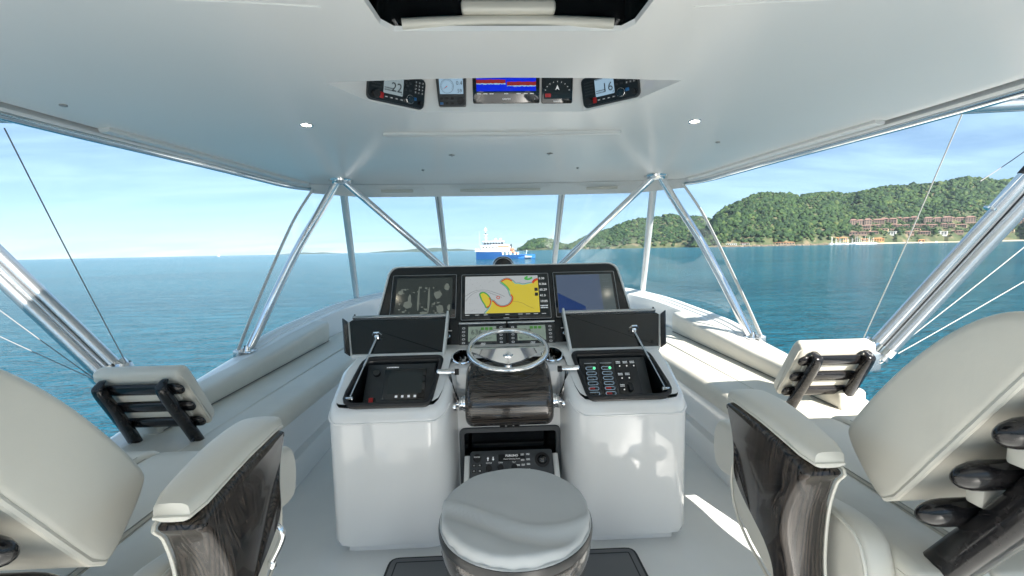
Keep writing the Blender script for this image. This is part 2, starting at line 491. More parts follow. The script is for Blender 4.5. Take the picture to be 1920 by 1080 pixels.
# faint low islands on the horizon
m = mat('far_island_green', (0.06, 0.085, 0.05), 0.9)
def island(name, x0, x1, D, tops):
    mb = MB(); secs = []
    n = len(tops)
    for i, hgt in enumerate(tops):
        px = x0 + (x1 - x0) * i / (n - 1)
        p = at(px, horizon_py(px), D); q = at(px, horizon_py(px), D + 500); r_ = at(px, horizon_py(px), D + 1100)
        secs.append([(p.x, p.y, SEA_Z - 2), ((p.x + q.x) / 2, (p.y + q.y) / 2, SEA_Z + hgt * 0.7), (q.x, q.y, SEA_Z + hgt), (r_.x, r_.y, SEA_Z - 2)])
    mb.loft(secs, closed=False, caps=False)
    return tag(mb.build(name, 'far_island_green'), kind='structure')
island('island', 775, 822, 5200, [1, 9, 14, 10, 16, 12, 18, 9, 13, 6, 1])
island('island', 690, 905, 10500, [2, 20, 32, 48, 40, 60, 82, 72, 95, 82, 50, 60, 34, 18, 2])
island('island', 520, 640, 10800, [2, 18, 28, 42, 26, 36, 16, 2])

# forest: thousands of crowns, one mass
m = mat('forest_leaf', (0.05, 0.09, 0.03), 0.75, spec=0.25)
n_, l_, p_ = nodes(m)
gi = n_.new('ShaderNodeNewGeometry')
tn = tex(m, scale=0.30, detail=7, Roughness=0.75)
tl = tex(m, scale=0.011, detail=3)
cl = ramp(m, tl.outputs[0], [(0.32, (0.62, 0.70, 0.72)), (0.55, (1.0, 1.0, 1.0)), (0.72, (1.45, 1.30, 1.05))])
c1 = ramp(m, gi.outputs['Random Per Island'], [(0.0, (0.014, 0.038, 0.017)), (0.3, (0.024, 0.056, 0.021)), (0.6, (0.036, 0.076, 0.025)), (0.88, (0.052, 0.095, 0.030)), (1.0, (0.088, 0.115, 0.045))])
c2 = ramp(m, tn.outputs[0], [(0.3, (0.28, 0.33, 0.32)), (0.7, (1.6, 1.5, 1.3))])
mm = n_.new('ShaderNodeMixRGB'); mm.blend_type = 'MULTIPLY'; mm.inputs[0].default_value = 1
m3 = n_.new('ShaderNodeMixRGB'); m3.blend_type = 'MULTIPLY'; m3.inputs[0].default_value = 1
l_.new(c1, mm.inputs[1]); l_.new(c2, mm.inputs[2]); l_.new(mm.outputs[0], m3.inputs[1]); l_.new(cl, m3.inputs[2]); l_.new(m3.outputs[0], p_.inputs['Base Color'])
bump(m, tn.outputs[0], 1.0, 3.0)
def crown_variants(k, sub):
    out = []
    for i in range(k):
        b = bmesh.new(); bmesh.ops.create_icosphere(b, subdivisions=sub, radius=1)
        for v in b.verts:
            q = v.co * 1.9 + Vector((i * 7.3, 0, 0))
            v.co *= 1 + 0.55 * noise.noise(q) + rnd.uniform(-0.13, 0.13)
            if v.co.z < -0.3: v.co.z = -0.3 + (v.co.z + 0.3) * 0.3
        b.verts.index_update(); b.verts.ensure_lookup_table()
        out.append((np.array([v.co[:] for v in b.verts]), np.array([[v.index for v in f.verts] for f in b.faces])))
        b.free()
    return out
VAR = crown_variants(10, 2)
def forest(name, ground, spots, label):
    V = []; F = []; o = 0
    for (px, t, r_, q) in spots:
        g = ground(px, t); v, f = VAR[rnd.randrange(len(VAR))]
        a = rnd.uniform(0, 6.28); c, s = math.cos(a), math.sin(a)
        w = v * np.array([r_ * rnd.uniform(0.85, 1.25), r_ * rnd.uniform(0.85, 1.25), r_ * q])
        w = np.stack([w[:, 0] * c - w[:, 1] * s + g.x, w[:, 0] * s + w[:, 1] * c + g.y, w[:, 2] + g.z + r_ * q * 0.55], 1)
        V.append(w); F.append(f + o); o += len(v)
    V = np.concatenate(V).astype(np.float32); F = np.concatenate(F).astype(np.int32)
    me = bpy.data.meshes.new(name)
    me.vertices.add(len(V)); me.vertices.foreach_set('co', V.ravel())
    me.loops.add(F.size); me.loops.foreach_set('vertex_index', F.ravel())
    me.polygons.add(len(F)); me.polygons.foreach_set('loop_start', np.arange(0, F.size, 3, dtype=np.int32))
    me.materials.append(MATS['forest_leaf']); me.update(); me.validate()
    ob = bpy.data.objects.new(name, me); COL.objects.link(ob)
    return tag(ob, label, 'forest', kind='stuff')
CLEAR = []      # bearings and slopes kept free of crowns for the houses
for (a, b_, lo, hi) in ((1590, 1700, 0.02, 0.075), (1700, 1930, 0.015, 0.05)): CLEAR.append((a, b_, lo, hi))
def spots_a():
    out = []
    for i in range(3600):
        px = rnd.uniform(972, 1418); t = rnd.random() ** 0.8 * 1.12 + 0.012
        cliff = (1003 < px < 1026 and t < 0.14) or (1183 < px < 1196 and t < 0.30) or (1228 < px < 1240 and t < 0.12)
        if cliff: continue
        out.append((px, t, rnd.uniform(5.5, 10.5), rnd.uniform(0.8, 1.25)))
    return out
def spots_b():
    out = []
    for i in range(14000):
        px = rnd.uniform(1296, 2560) if i % 4 == 0 else rnd.uniform(1296, 1960)
        t = rnd.random() ** 0.85 * 1.1 + 0.03
        if any(a < px < b_ and lo < t < hi for a, b_, lo, hi in CLEAR) and rnd.random() < 0.6: continue
        built = 1590 < px < 1925 and 0.02 < t < 0.36
        if built and rnd.random() < 0.15: continue
        r_ = rnd.uniform(4.2, 8.2) if not built else rnd.uniform(2.6, 4.8)
        out.append((px, t, r_ * (1 + .45 * noise.noise((px * .03, t * 9, 4))) * (1.55 if rnd.random() < .05 else 1), rnd.uniform(0.75, 1.4)))
    return out
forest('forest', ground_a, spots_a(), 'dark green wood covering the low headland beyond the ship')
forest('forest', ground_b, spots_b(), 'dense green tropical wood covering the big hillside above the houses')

# the yacht: unseen deck below, bridge floor, coaming, hardtop
b = MB(); b.prism([(-2.7, -9), (2.7, -9), (2.75, 3), (2.3, 7), (1.2, 11), (0, 12.5), (-1.2, 11), (-2.3, 7), (-2.75, 3)], -3.2, -2.3)  # out of view, added to bounce sunlight up under the hardtop
b.prism([(-2.4, -4), (2.4, -4), (2.2, 4.5), (1.2, 6.0), (-1.2, 6.0), (-2.2, 4.5)], -2.3, -0.1)
tag(b.build('unseen_lower_deck', 'gelcoat'), kind='structure')
RAIL = [(0, 5.75, .93), (.7, 5.68, .92), (1.25, 5.44, .90), (1.56, 5.10, .875), (1.70, 4.75, .855), (1.78, 4.35, .835), (1.82, 3.85, .805), (1.84, 3.35, .775), (1.835, 3.0, .735), (1.825, 2.6, .695), (1.80, 2.2, .655), (1.775, 1.8, .605), (1.765, 1.2, .58), (1.765, -0.5, .57), (1.765, -3.2, .56)]
half = catmull(RAIL, 6)
rail = [Vector((-p.x, p.y, p.z)) for p in reversed(half)][:-1] + [p.copy() for p in half]
def rail_section(i, prof):
    d = rail[min(i + 1, len(rail) - 1)] - rail[max(i - 1, 0)]; d.z = 0; d.normalize()
    nrm = Vector((-d.y, d.x, 0))            # outwards
    p = rail[i]
    return [(p.x + nrm.x * a, p.y + nrm.y * a, (p.z + z if z > -0.5 else z)) for a, z in prof]
fl = [(p.x * 0.985, p.y - 0.05 * (p.y > 3)) for p in rail]
v_, f_ = sheet([(q[0], q[1]) for q in fl][::2] + [], [], lambda x, y: 0.0, 0.5)
b = MB(); b.add(v_, f_)
tag(b.build('deck_floor', 'deck_gelcoat', smooth=0), kind='structure')
prof = [(0.10, -0.95), (0.05, -0.5 + 0.001), (0.012, -0.045), (0.004, -0.016), (-0.012, -0.003), (-0.035, 0.0), (-0.105, 0.0), (-0.125, -0.004), (-0.138, -0.016), (-0.142, -0.04), (-0.15, -0.501)]
b = MB(); b.loft([rail_section(i, prof) for i in range(len(rail))], closed=False, caps=False)
coam = tag(b.build('coaming_wall', 'gelcoat'), kind='structure')
# moulding the windshield stands on
lo_i = [i for i, p in enumerate(rail) if p.y > 2.98]
pm = [(-0.015, -0.004), (-0.012, 0.02), (-0.024, 0.032), (-0.045, 0.036), (-0.066, 0.030), (-0.074, 0.016), (-0.085, 0.012), (-0.098, 0.010), (-0.104, -0.004)]
b = MB(); b.loft([rail_section(i, pm) for i in lo_i], closed=True)
b.build('windshield_moulding', 'white_plastic', coam)

# hardtop
def edge_half():
    return catmull([(0, 3.645), (0.6, 3.615), (1.05, 3.545), (1.32, 3.47), (1.46, 3.40), (1.535, 3.25), (1.57, 3.0), (1.60, 2.6), (1.64, 2.2), (1.68, 1.8), (1.705, 1.4), (1.72, 0.8), (1.725, 0), (1.70, -1.75)], 6)
eh = [(p.x, p.y) for p in [Vector((q[0], q[1], 0)) for q in edge_half()]]
outline = [(-x, y) for x, y in reversed(eh)][:-1] + eh
def ceil_z(x, y):
    return 1.972 - 0.042 * (abs(x) / 1.7) ** 2.4 - 0.02 * max(0, (y - 2.9) / 0.75) ** 2 * 1.0
recess = [(-.605, 1.505), (-.515, 1.69), (-.335, 1.835), (.335, 1.835), (.515, 1.69), (.605, 1.505), (.3, 1.487), (0, 1.48), (-.3, 1.487)]
hatch = [(-.30, 1.175), (-.325, 1.14), (-.40, .25), (.40, .25), (.325, 1.14), (.30, 1.175)]
def dense(poly, k=6):
    out = []
    for i in range(len(poly)):
        a, b_ = Vector(poly[i]), Vector(poly[(i + 1) % len(poly)])
        for j in range(k): out.append(tuple(a.lerp(b_, j / k)))
    return out
v_, f_ = sheet(outline, [dense(recess), dense(hatch)], ceil_z, 0.09)
b = MB(); b.add(v_, f_)
# outer rim and top skin
def off(i, a):
    d = Vector(outline[min(i + 1, len(outline) - 1)]) - Vector(outline[max(i - 1, 0)]); d.normalize()
    return outline[i][0] - d.y * a, outline[i][1] + d.x * a
top_secs = []
for i in range(len(outline)):
    x, y = outline[i]; z = ceil_z(x, y); sec = []
    for a, dz in ((0.068, 0.0), (0.09, 0.02), (0.10, 0.07), (0.07, 0.16), (-0.05, 0.24), (-0.3, 0.31)):
        q = off(i, a); sec.append((q[0], q[1], z + dz))
    top_secs.append(sec)
b.loft(top_secs, closed=False, caps=False)
n0 = len(outline)
b.add([top_secs[i][-1] for i in range(n0)], [tuple(range(n0))])
x, y = outline[0]; x2, y2 = outline[-1]
b.add([(x, y, 1.92), (x2, y2, 1.92), (x2, y2, 2.25), (x, y, 2.25)], [(0, 1, 2, 3)])
top = tag(b.build('hardtop_ceiling', 'ceiling_gelcoat', fix=False, smooth=40), kind='structure')
# edge extrusion: dark groove, then the bright rolled edge
sides = [i for i in range(n0)]
g = MB(); e = MB()
gs, es_ = [], []
for i in sides:
    x, y = outline[i]; z = ceil_z(x, y)
    o1 = off(i, 0.0); o2 = off(i, 0.016); o3 = off(i, 0.03)
    gs.append([(o1[0], o1[1], z), (o1[0], o1[1], z + 0.02), (o3[0], o3[1], z + 0.02), (o3[0], o3[1], z - 0.01)])
    sec = []
    for a, dz in ((0.026, 0.01), (0.026, -0.012), (0.034, -0.022), (0.046, -0.020), (0.050, -0.020), (0.052, -0.006), (0.090, -0.006), (0.090, 0.02)):
        q = off(i, a); sec.append((q[0], q[1], z + dz))
    es_.append(sec)
g.loft(gs, closed=False, caps=False).build('edge_groove', 'black_rubber', top)
e.loft(es_, closed=False, caps=False).build('edge_trim', 'gelcoat', top)
rl = MB(); rsec = []
for i in sides:
    x, y = outline[i]; z = ceil_z(x, y)
    q = [off(i, 0.074 + 0.021 * math.cos(a)) + (z - 0.022 + 0.021 * math.sin(a),) for a in [2 * math.pi * j / 14 for j in range(14)]]
    rsec.append(q)
rl.loft(rsec).build('edge_rail', 'chrome', top, smooth=60)
# flat curtain tracks along both sides
for s in (-1, 1):
    tr_, pts = [], [(i, p) for i, p in enumerate(outline) if p[0] * s > 0 and 1.86 < p[1] < 3.36]
    if s < 0: pts = pts
    for i, p in pts:
        z = ceil_z(*p); sec = []
        for a, dz in ((-0.004, 0.002), (-0.006, -0.012), (-0.012, -0.018), (-0.045, -0.016), (-0.052, -0.010), (-0.054, 0.004)):
            q = off(i, a); sec.append((q[0], q[1], z + dz))
        tr_.append(sec)
    MB().loft(tr_, closed=True).build('curtain_track', 'white_plastic', top)
# moulded seams of the ceiling liner
for s in (-1, 1):
    pts = []
    for k in range(15):
        q = Vector((s * (0.44 + 0.085 * k), 1.06 - 0.012 * k + 0.0004 * k * k)); pts.append((q.x, q.y, ceil_z(q.x, q.y) - 0.0005))
    MB().tube(pts, 0.0022, 6).build('liner_seam', 'white_plastic', top)
# recess for the instruments
RH = 0.19
def rtop(p): return (p[0] * (0.94 if p[1] > 1.49 else 1), p[1] - (0.05 if p[1] > 1.6 else 0.0), 2.16)
b = MB(); n = len(recess)
lowr = [(p[0], p[1], ceil_z(*p)) for p in recess]; hir = [rtop(p) for p in recess]
b.add(lowr + hir, [(i, (i + 1) % n, (i + 1) % n + n, i + n) for i in range(n)] + [tuple(range(n, 2 * n))])
b.build('instrument_recess', 'gelcoat', top, smooth=0)
# hatch well in the ceiling: pale frame, black glazing, pad rails and stay
b = MB(); n = len(hatch); hz_ = 2.19
b.add([(p[0], p[1], ceil_z(*p)) for p in hatch] + [(p[0] * .992, p[1] - .003 * (p[1] > .5), ceil_z(*p) + .012) for p in hatch], [(i, (i + 1) % n, (i + 1) % n + n, i + n) for i in range(n)])
b.build('hatch_frame', 'gelcoat', top, smooth=20)
b = MB(); b.add([(p[0] * 1.04, p[1] + .016, ceil_z(*p) + .010) for p in hatch] + [(p[0] * 1.02, p[1] + .0, hz_) for p in hatch], [(i, (i + 1) % n, (i + 1) % n + n, i + n) for i in range(n)] + [tuple(range(n, 2 * n))])
b.build('hatch_glazing', 'black_gloss', top, smooth=0)
path = [(-.275, 1.165, 1.985), (-.15, 1.176, 1.996), (0, 1.180, 2.000), (.15, 1.176, 1.996), (.275, 1.165, 1.985)]
b = MB(); b.tube(catmull(path, 5), 0.013, 12); b.build('pad_rail', 'vinyl', top)
b = MB(); b.rbox((-.122, 1.150, 2.010), (.122, 1.185, 2.040), 0.009, 3); b.build('hatch_pad', 'vinyl', top)
b = MB(); b.rbox((-.032, 1.160, 2.045), (.032, 1.178, 2.17), 0.004, 2); b.build('hatch_stay', 'grey_plastic', top)
for s in (-1, 1):
    b = MB(); b.rbox((s * .322 - .012, .98, 2.03), (s * .322 + .012, 1.12, 2.055), 0.006, 2); b.build('hatch_hinge', 'anodised', top)

# thin sea haze round the whole scene
hm = bpy.data.materials.new('sea_haze'); hm.use_nodes = True; hn, hl = hm.node_tree.nodes, hm.node_tree.links; hn.clear()
ho = hn.new('ShaderNodeOutputMaterial'); hv_ = hn.new('ShaderNodeVolumePrincipled'); hv_.inputs['Color'].default_value = (0.70, 0.86, 1.0, 1); hv_.inputs['Density'].default_value = 0.00003; hv_.inputs['Anisotropy'].default_value = 0.2
hl.new(hv_.outputs[0], ho.inputs['Volume']); MATS['sea_haze'] = hm
b = MB(); b.box((-13500, -13500, SEA_Z - 9), (13500, 13500, 420)); tag(b.build('haze', 'sea_haze', smooth=0), 'thin pale sea haze filling the air out to the horizon', 'haze', kind='stuff')

# ------------------------------------------------------------------ helm console
def roundpoly(poly, r, n=4):
    out = []; N = len(poly)
    for i in range(N):
        a, b_, c = Vector(poly[i - 1]), Vector(poly[i]), Vector(poly[(i + 1) % N])
        rr = r[i] if isinstance(r, (list, tuple)) else r
        d1 = (a - b_); d2 = (c - b_); l1 = min(rr, d1.length * .45); l2 = min(rr, d2.length * .45)
        p0 = b_ + d1.normalized() * l1; p1 = b_ + d2.normalized() * l2
        for k in range(n + 1):
            t = k / n; out.append(tuple(p0 * (1 - t) ** 2 + b_ * 2 * t * (1 - t) + p1 * t * t))
    return out
def place(ob, M): ob.matrix_local = M; return ob
console = thing('helm_console', 'white gelcoat helm console with black dash, open lids and steering wheel, amidships', 'console', (0, 0, 0))
def zpod(y): return .70 + .530 * (min(max(y, 1.87), 2.2) - 1.87)
hp = [(.262, 2.12), (.270, 2.04), (.282, 1.96), (.302, 1.905), (.336, 1.877), (.39, 1.868), (.745, 1.868), (.790, 1.875), (.815, 1.895), (.826, 1.93), (.829, 2.1), (.83, 2.6), (.82, 3.2), (.70, 3.55), (.45, 3.62)]
plan = [(-x, y) for x, y in hp] + [(x, y) for x, y in reversed(hp)]       # clockwise from above
def ring(ins, zf):
    return [(p[0], p[1], zf(q[1])) for p, q in zip(offset_poly(plan, ins), plan)]
hole = {}
for s in (-1, 1):
    h = [(s * .365, 1.893), (s * .765, 1.893), (s * .728, 2.166), (s * .335, 2.166)]
    hole[s] = roundpoly(h, [.03, .07, .05, .03])
cups = [[(s * .232 + .05 * math.cos(a), 2.165 + .045 * math.sin(a)) for a in [2 * math.pi * k / 20 for k in range(20)]] for s in (-1, 1)]
b = MB()
secs = [ring(.032, lambda y: .045), ring(.010, lambda y: .052), ring(0, lambda y: .078), ring(0, lambda y: zpod(y) - .055), ring(.004, lambda y: zpod(y) - .030), ring(.014, lambda y: zpod(y) - .011), ring(.032, lambda y: zpod(y))]
N = len(plan)
# leave the centre bay between the pods open: it gets its own panel
vs = [p for q in secs for p in q]; fs = []
for i in range(len(secs) - 1):
    for k in range(N - 1):
        fs.append((i * N + k, i * N + k + 1, (i + 1) * N + k + 1, (i + 1) * N + k))
for i in (3, 4, 5): fs.append((i * N + N - 1, i * N, (i + 1) * N, (i + 1) * N + N - 1))
b.add(vs, fs)
cap_out = [(p[0], p[1]) for p in secs[-1]]
v_, f_ = sheet(cap_out, [hole[-1], hole[1]] + cups, lambda x, y: zpod(y if y < 2.3 else 2.3), 0.06)
b.add(v_, f_)
# centre panel with its opening
X0, X1, Z0, Z1 = -.245, .252, .10, .485
zt = zpod(2.12) - .055; xl = .262
b.add([(-xl, 2.12, .078), (X0, 2.12, .078), (X0, 2.12, zt), (-xl, 2.12, zt)], [(0, 1, 2, 3)])
b.add([(X1, 2.12, .078), (xl, 2.12, .078), (xl, 2.12, zt), (X1, 2.12, zt)], [(0, 1, 2, 3)])
b.add([(X0, 2.12, .078), (X1, 2.12, .078), (X1, 2.12, Z0), (X0, 2.12, Z0)], [(0, 1, 2, 3)])
b.add([(X0, 2.12, Z1), (X1, 2.12, Z1), (X1, 2.12, zt), (X0, 2.12, zt)], [(0, 1, 2, 3)])
body = b.build('body', 'gelcoat', console, smooth=50, fix=False)
b = MB(); b.prism(offset_poly(plan, .05), 0.001, .07); b.build('toe_kick', 'gelcoat', console)
# lip under the edge of each pod
for s in (-1, 1):
    pts = [(x * s, y) for x, y in hp[2:11]]
    b = MB(); b.tube([(p.x, p.y, zpod(p.y) - .062) for p in catmull([(q[0], q[1], 0) for q in pts], 4)], 0.0045, 8)
    b.build('pod_lip', 'gelcoat', console)
# dark bay with the sonar keyboard
b = MB(); y0, y1 = 2.118, 2.42
b.add([(X0, y0, Z0), (X1, y0, Z0), (X1, y0, Z1), (X0, y0, Z1), (X0, y1, Z0), (X1, y1, Z0), (X1, y1, Z1), (X0, y1, Z1)], [(0, 1, 5, 4), (1, 2, 6, 5), (2, 3, 7, 6), (3, 0, 4, 7), (4, 5, 6, 7)])
b.build('bay_lining', 'black_gloss', console, smooth=0)
b = MB(); o_ = rrect(X0 - .012, Z0 - .012, X1 + .012, Z1 + .012, .03); i_ = rrect(X0 + .012, Z0 + .012, X1 - .012, Z1 - .012, .018)
T = Matrix(((1, 0, 0, 0), (0, 0, -1, 2.119), (0, 1, 0, 0), (0, 0, 0, 1)))
k = len(o_); b.add([(p[0], p[1], 0.0) for p in o_] + [(p[0], p[1], .012) for p in offset_poly(o_, .003)] + [(p[0], p[1], .012) for p in i_] + [(p[0], p[1], -.02) for p in i_],
      [(j * k + i, j * k + (i + 1) % k, (j + 1) * k + (i + 1) % k, (j + 1) * k + i) for j in range(3) for i in range(k)], 0, T)
b.build('bay_frame', 'charcoal', console)

FM = frame((0.006, 2.03, .338), (1, 0, 0), (0, .10, .09))
b = MB(); b.rbox((-.207, -.10, -.03), (.207, .072, 0), .014, 3, edges=lambda e: abs(e.verts[0].co.z - e.verts[1].co.z) > .01)
kb = place(b.build('sonar_keyboard', 'charcoal', console), FM); kb['label'] = 'charcoal sonar keyboard with white print, set in the dark bay'
for s in (-1, 1):
    b = MB(); b.rbox((s * .222 - .014, -.20, -.05), (s * .222 + .014, .055, -.008), .004, 2); place(b.build('cradle_arm', 'white_plastic', console), FM)
b = MB(); b.rbox((-.065, .018, 0), (.068, .052, .0015), .001, 1); b.build('name_plate', 'black_satin', kb)
text(kb, 'FURUNO', 0.002, .0385, .0155, 'white_print', .0022, 'CENTER', bold=True)
text(kb, 'Color Scanning Sonar', 0.002, .0245, .0095, 'white_print', .0022, 'CENTER')
def knob(parent, x, y, r, h, mt, name='knob', M=None, z=0.0):
    mb = MB(); mb.lathe([(r * 1.0, 0), (r, h * .75), (r * .9, h), (r * .55, h), (0.0001, h * .96)], 20, 0, (M if M is not None else Matrix()) @ Matrix.Translation((x, y, z)))
    return mb.build(name, mt, parent)
def bars(parent, x, y, w, n, h, z=.0048, mt='white_print'):
    """rows of print too small to read: broken light strokes"""
    mb = MB(); rr = random.Random(int(x * 9999) + int(y * 777))
    for k in range(n):
        q = x
        while q < x + w:
            l_ = min(rr.uniform(.25, .7) * h, x + w - q) + .0003; yy = y + k * h * 1.25
            mb.add([(q, yy, z), (q + l_, yy, z), (q + l_, yy + h * rr.uniform(.55, .8), z), (q, yy + h * .7, z)], [(0, 1, 2, 3)]); q += l_ + h * .22
    return mb.build('small_print', mt, parent, smooth=0, fix=False)
def button(parent, x, y, w, h, mt, name='button', d=.003, z=0.0):
    mb = MB(); mb.rbox((x - w / 2, y - h / 2, z), (x + w / 2, y + h / 2, z + d), min(w, h) * .25, 2); return mb.build(name, mt, parent)
knob(kb, -.172, .035, .020, .008, 'black_rubber', 'power_button'); text(kb, 'POWER', -.172, .036, .009, 'white_print', .009, 'CENTER')
knob(kb, .153, .018, .037, .004, 'black_rubber', 'trackball_ring'); 
b = MB(); b.lathe([(.024, .004), (.022, .012), (.016, .019), (.008, .023), (.0001, .024)], 20, 0, Matrix.Translation((.153, .018, 0))); b.build('trackball', 'black_gloss', kb)
for x, y, s_ in ((-.186, 0, 'F1'), (-.158, 0, 'F2'), (-.186, -.027, 'F3'), (-.158, -.027, 'F4')):
    button(kb, x, y, .021, .015, 'black_satin'); text(kb, s_, x, y - .003, .009, 'white_print', .0036, 'CENTER')
for x, s_ in ((-.113, 'RANGE'), (-.055, 'GAIN'), (.012, 'TILT')):
    knob(kb, x, -.018, .016, .018, 'black_rubber'); text(kb, s_, x, .008, .009, 'white_print', .001, 'CENTER')
for x in (-.118, -.092):
    b = MB(); sg = 1 if x < -.1 else -1
    b.add([(x - .006, .031, .001), (x + .006, .031, .001), (x, .031 + sg * .011, .001), (x - .0025, .031, .0011), (x + .0025, .031, .0011), (x + .0025, .031 - sg * .010, .0011), (x - .0025, .031 - sg * .010, .0011)], [(0, 1, 2), (3, 4, 5, 6)])
    b.build('arrow_mark', 'white_print', kb, smooth=0, fix=False)
for (x, y, s_) in ((.055, .048, 'MENU'), (.083, .049, 'EVENT'), (.055, .021, 'AUDIO'), (.083, .023, 'TLL'), (.032, -.004, 'FULL'), (.057, -.003, 'HALF'), (.083, 0, 'OFF'), (.057, -.028, 'TRAIN'), (.083, -.027, 'MARK')):
    button(kb, x, y - .002, .020, .011, 'charcoal', d=.002); bars(kb, x - .008, y - .005, .016, 2, .004, .0026)

# black gaskets, wells and lids of the two electronics boxes
def dark_box(s):
    H = hole[s]; n = len(H)
    b = MB(); b.add([(p[0], p[1], zpod(p[1])) for p in H] + [(p[0], p[1], .57) for p in H], [(i, (i + 1) % n, (i + 1) % n + n, i + n) for i in range(n)] + [tuple(range(n, 2 * n))])
    w = b.build('electronics_well', 'black_satin', console, smooth=30)
    b = MB(); b.tube([(p[0], p[1], zpod(p[1]) + .003) for p in H], .0105, 8, closed=True); b.build('gasket', 'black_rubber', w)
    # instrument plate inside
    a0, a1 = Vector((s * .55, 1.985, .655)), Vector((s * .53, 2.145, .838))
    PM = frame((a0 + a1) / 2, (1, 0, 0), a1 - a0)
    b = MB(); b.rbox((-.165 if s < 0 else -.175, -.122, -.012), (.175 if s < 0 else .165, .118, 0), .006, 2)
    pl = place(b.build('instrument_plate', 'dark_grey', console), PM)
    return w, pl
wl_, plate_l = dark_box(-1)
wr_, plate_r = dark_box(1)
# port box: one small screen, a horn button, red kill switch, sockets
b = MB(); b.rbox((-.075, -.075, 0), (.13, .085, .006), .004, 2); b.build('autopilot_bezel', 'black_gloss', plate_l)
flat('autopilot_screen', rrect(-.05, -.045, .115, .07, .003), 'scr_dark', plate_l, .0072)
bars(plate_l, -.07, .094, .06, 1, .008, .001)
for i, x in enumerate((-.005, .025, .055, .085)):
    b = MB(); k_ = rrect(x - .006, -.066, x + .006, -.054, .002); b.add([(p[0], p[1], .0075) for p in k_], [tuple(range(len(k_)))]); b.build('key_mark', 'white_print', plate_l, smooth=0, fix=False)
knob(plate_l, -.115, .065, .018, .016, 'black_gloss', 'horn_button')
b = MB(); b.rbox((-.168, -.125, .0), (-.118, -.03, .004), .003, 1, M=Matrix.Rotation(R(14), 4, 'Z')); b.build('switch_plate', 'black_satin', plate_l)
button(plate_l, -.123, -.078, .022, .03, 'red_plastic', 'kill_switch', .01, .004)
for x in (-.10, -.07, -.03, .02): knob(plate_l, x, -.108, .007, .012, 'chrome' if x > -.08 else 'white_plastic', 'toggle')
b = MB(); b.rbox((.05, -.118, .0), (.125, -.092, .008), .004, 2); b.build('socket_strip', 'grey_plastic', plate_l)
for x in (.068, .106): knob(plate_l, x, -.105, .008, .004, 'white_plastic', 'socket', z=.008)
# starboard box: two breaker columns, one toggle panel
for cx_ in (-.122, -.042):
    b = MB(); b.rbox((cx_ - .033, -.11, 0), (cx_ + .033, .085, .004), .003, 2); bp = b.build('breaker_panel', 'black_satin', plate_r)
    b = MB(); b.rbox((cx_ - .03, .082, .004), (cx_ + .03, .088, .007), .001, 1); b.build('breaker_trim', 'grey_plastic', bp)
    for r_ in range(6):
        y = .058 - r_ * .027
        o_ = rrect(cx_ - .026, y - .009, cx_ + .026, y + .009, .009); i_ = offset_poly(o_, .002); k = len(o_)
        b = MB(); b.add([(p[0], p[1], .0046) for p in o_] + [(p[0], p[1], .0046) for p in i_], [(i, (i + 1) % k, (i + 1) % k + k, i + k) for i in range(k)]); b.build('breaker_outline', 'lcd_blue', bp, smooth=0, fix=False)
        button(bp, cx_ - .008, y, .028, .011, 'red_plastic' if r_ in ((4,) if cx_ < -.1 else (4, 5)) else 'dark_grey', 'breaker_window', .002, .004)
        knob(bp, cx_ + .017, y, .006, .005, 'green_light' if r_ == 0 else 'charcoal', 'breaker_push', z=.004)
b = MB(); b.rbox((.005, -.085, 0), (.115, .10, .004), .003, 2); tp = b.build('toggle_panel', 'black_satin', plate_r)
for i, (x, y) in enumerate(((.022, .07), (.058, .07), (.094, .07), (.022, .005), (.058, .005), (.022, -.055))):
    bars(tp, x - .011, y + .011, .022, 2, .006)
    b = MB(); b.tube([(x, y - .006, .004), (x, y - .012, .022)], [.005, .0035], 8); b.build('toggle', 'chrome', tp)
b = MB(); b.rbox((.046, -.075, .004), (.07, -.03, .022), .008, 3); b.build('horn_grip', 'black_rubber', tp)
for x, r_ in ((-.11, .02), (-.02, .017), (.03, .013), (.09, .02)):
    knob(plate_r, x, -.105, r_, .012, 'black_gloss', 'socket_cap')
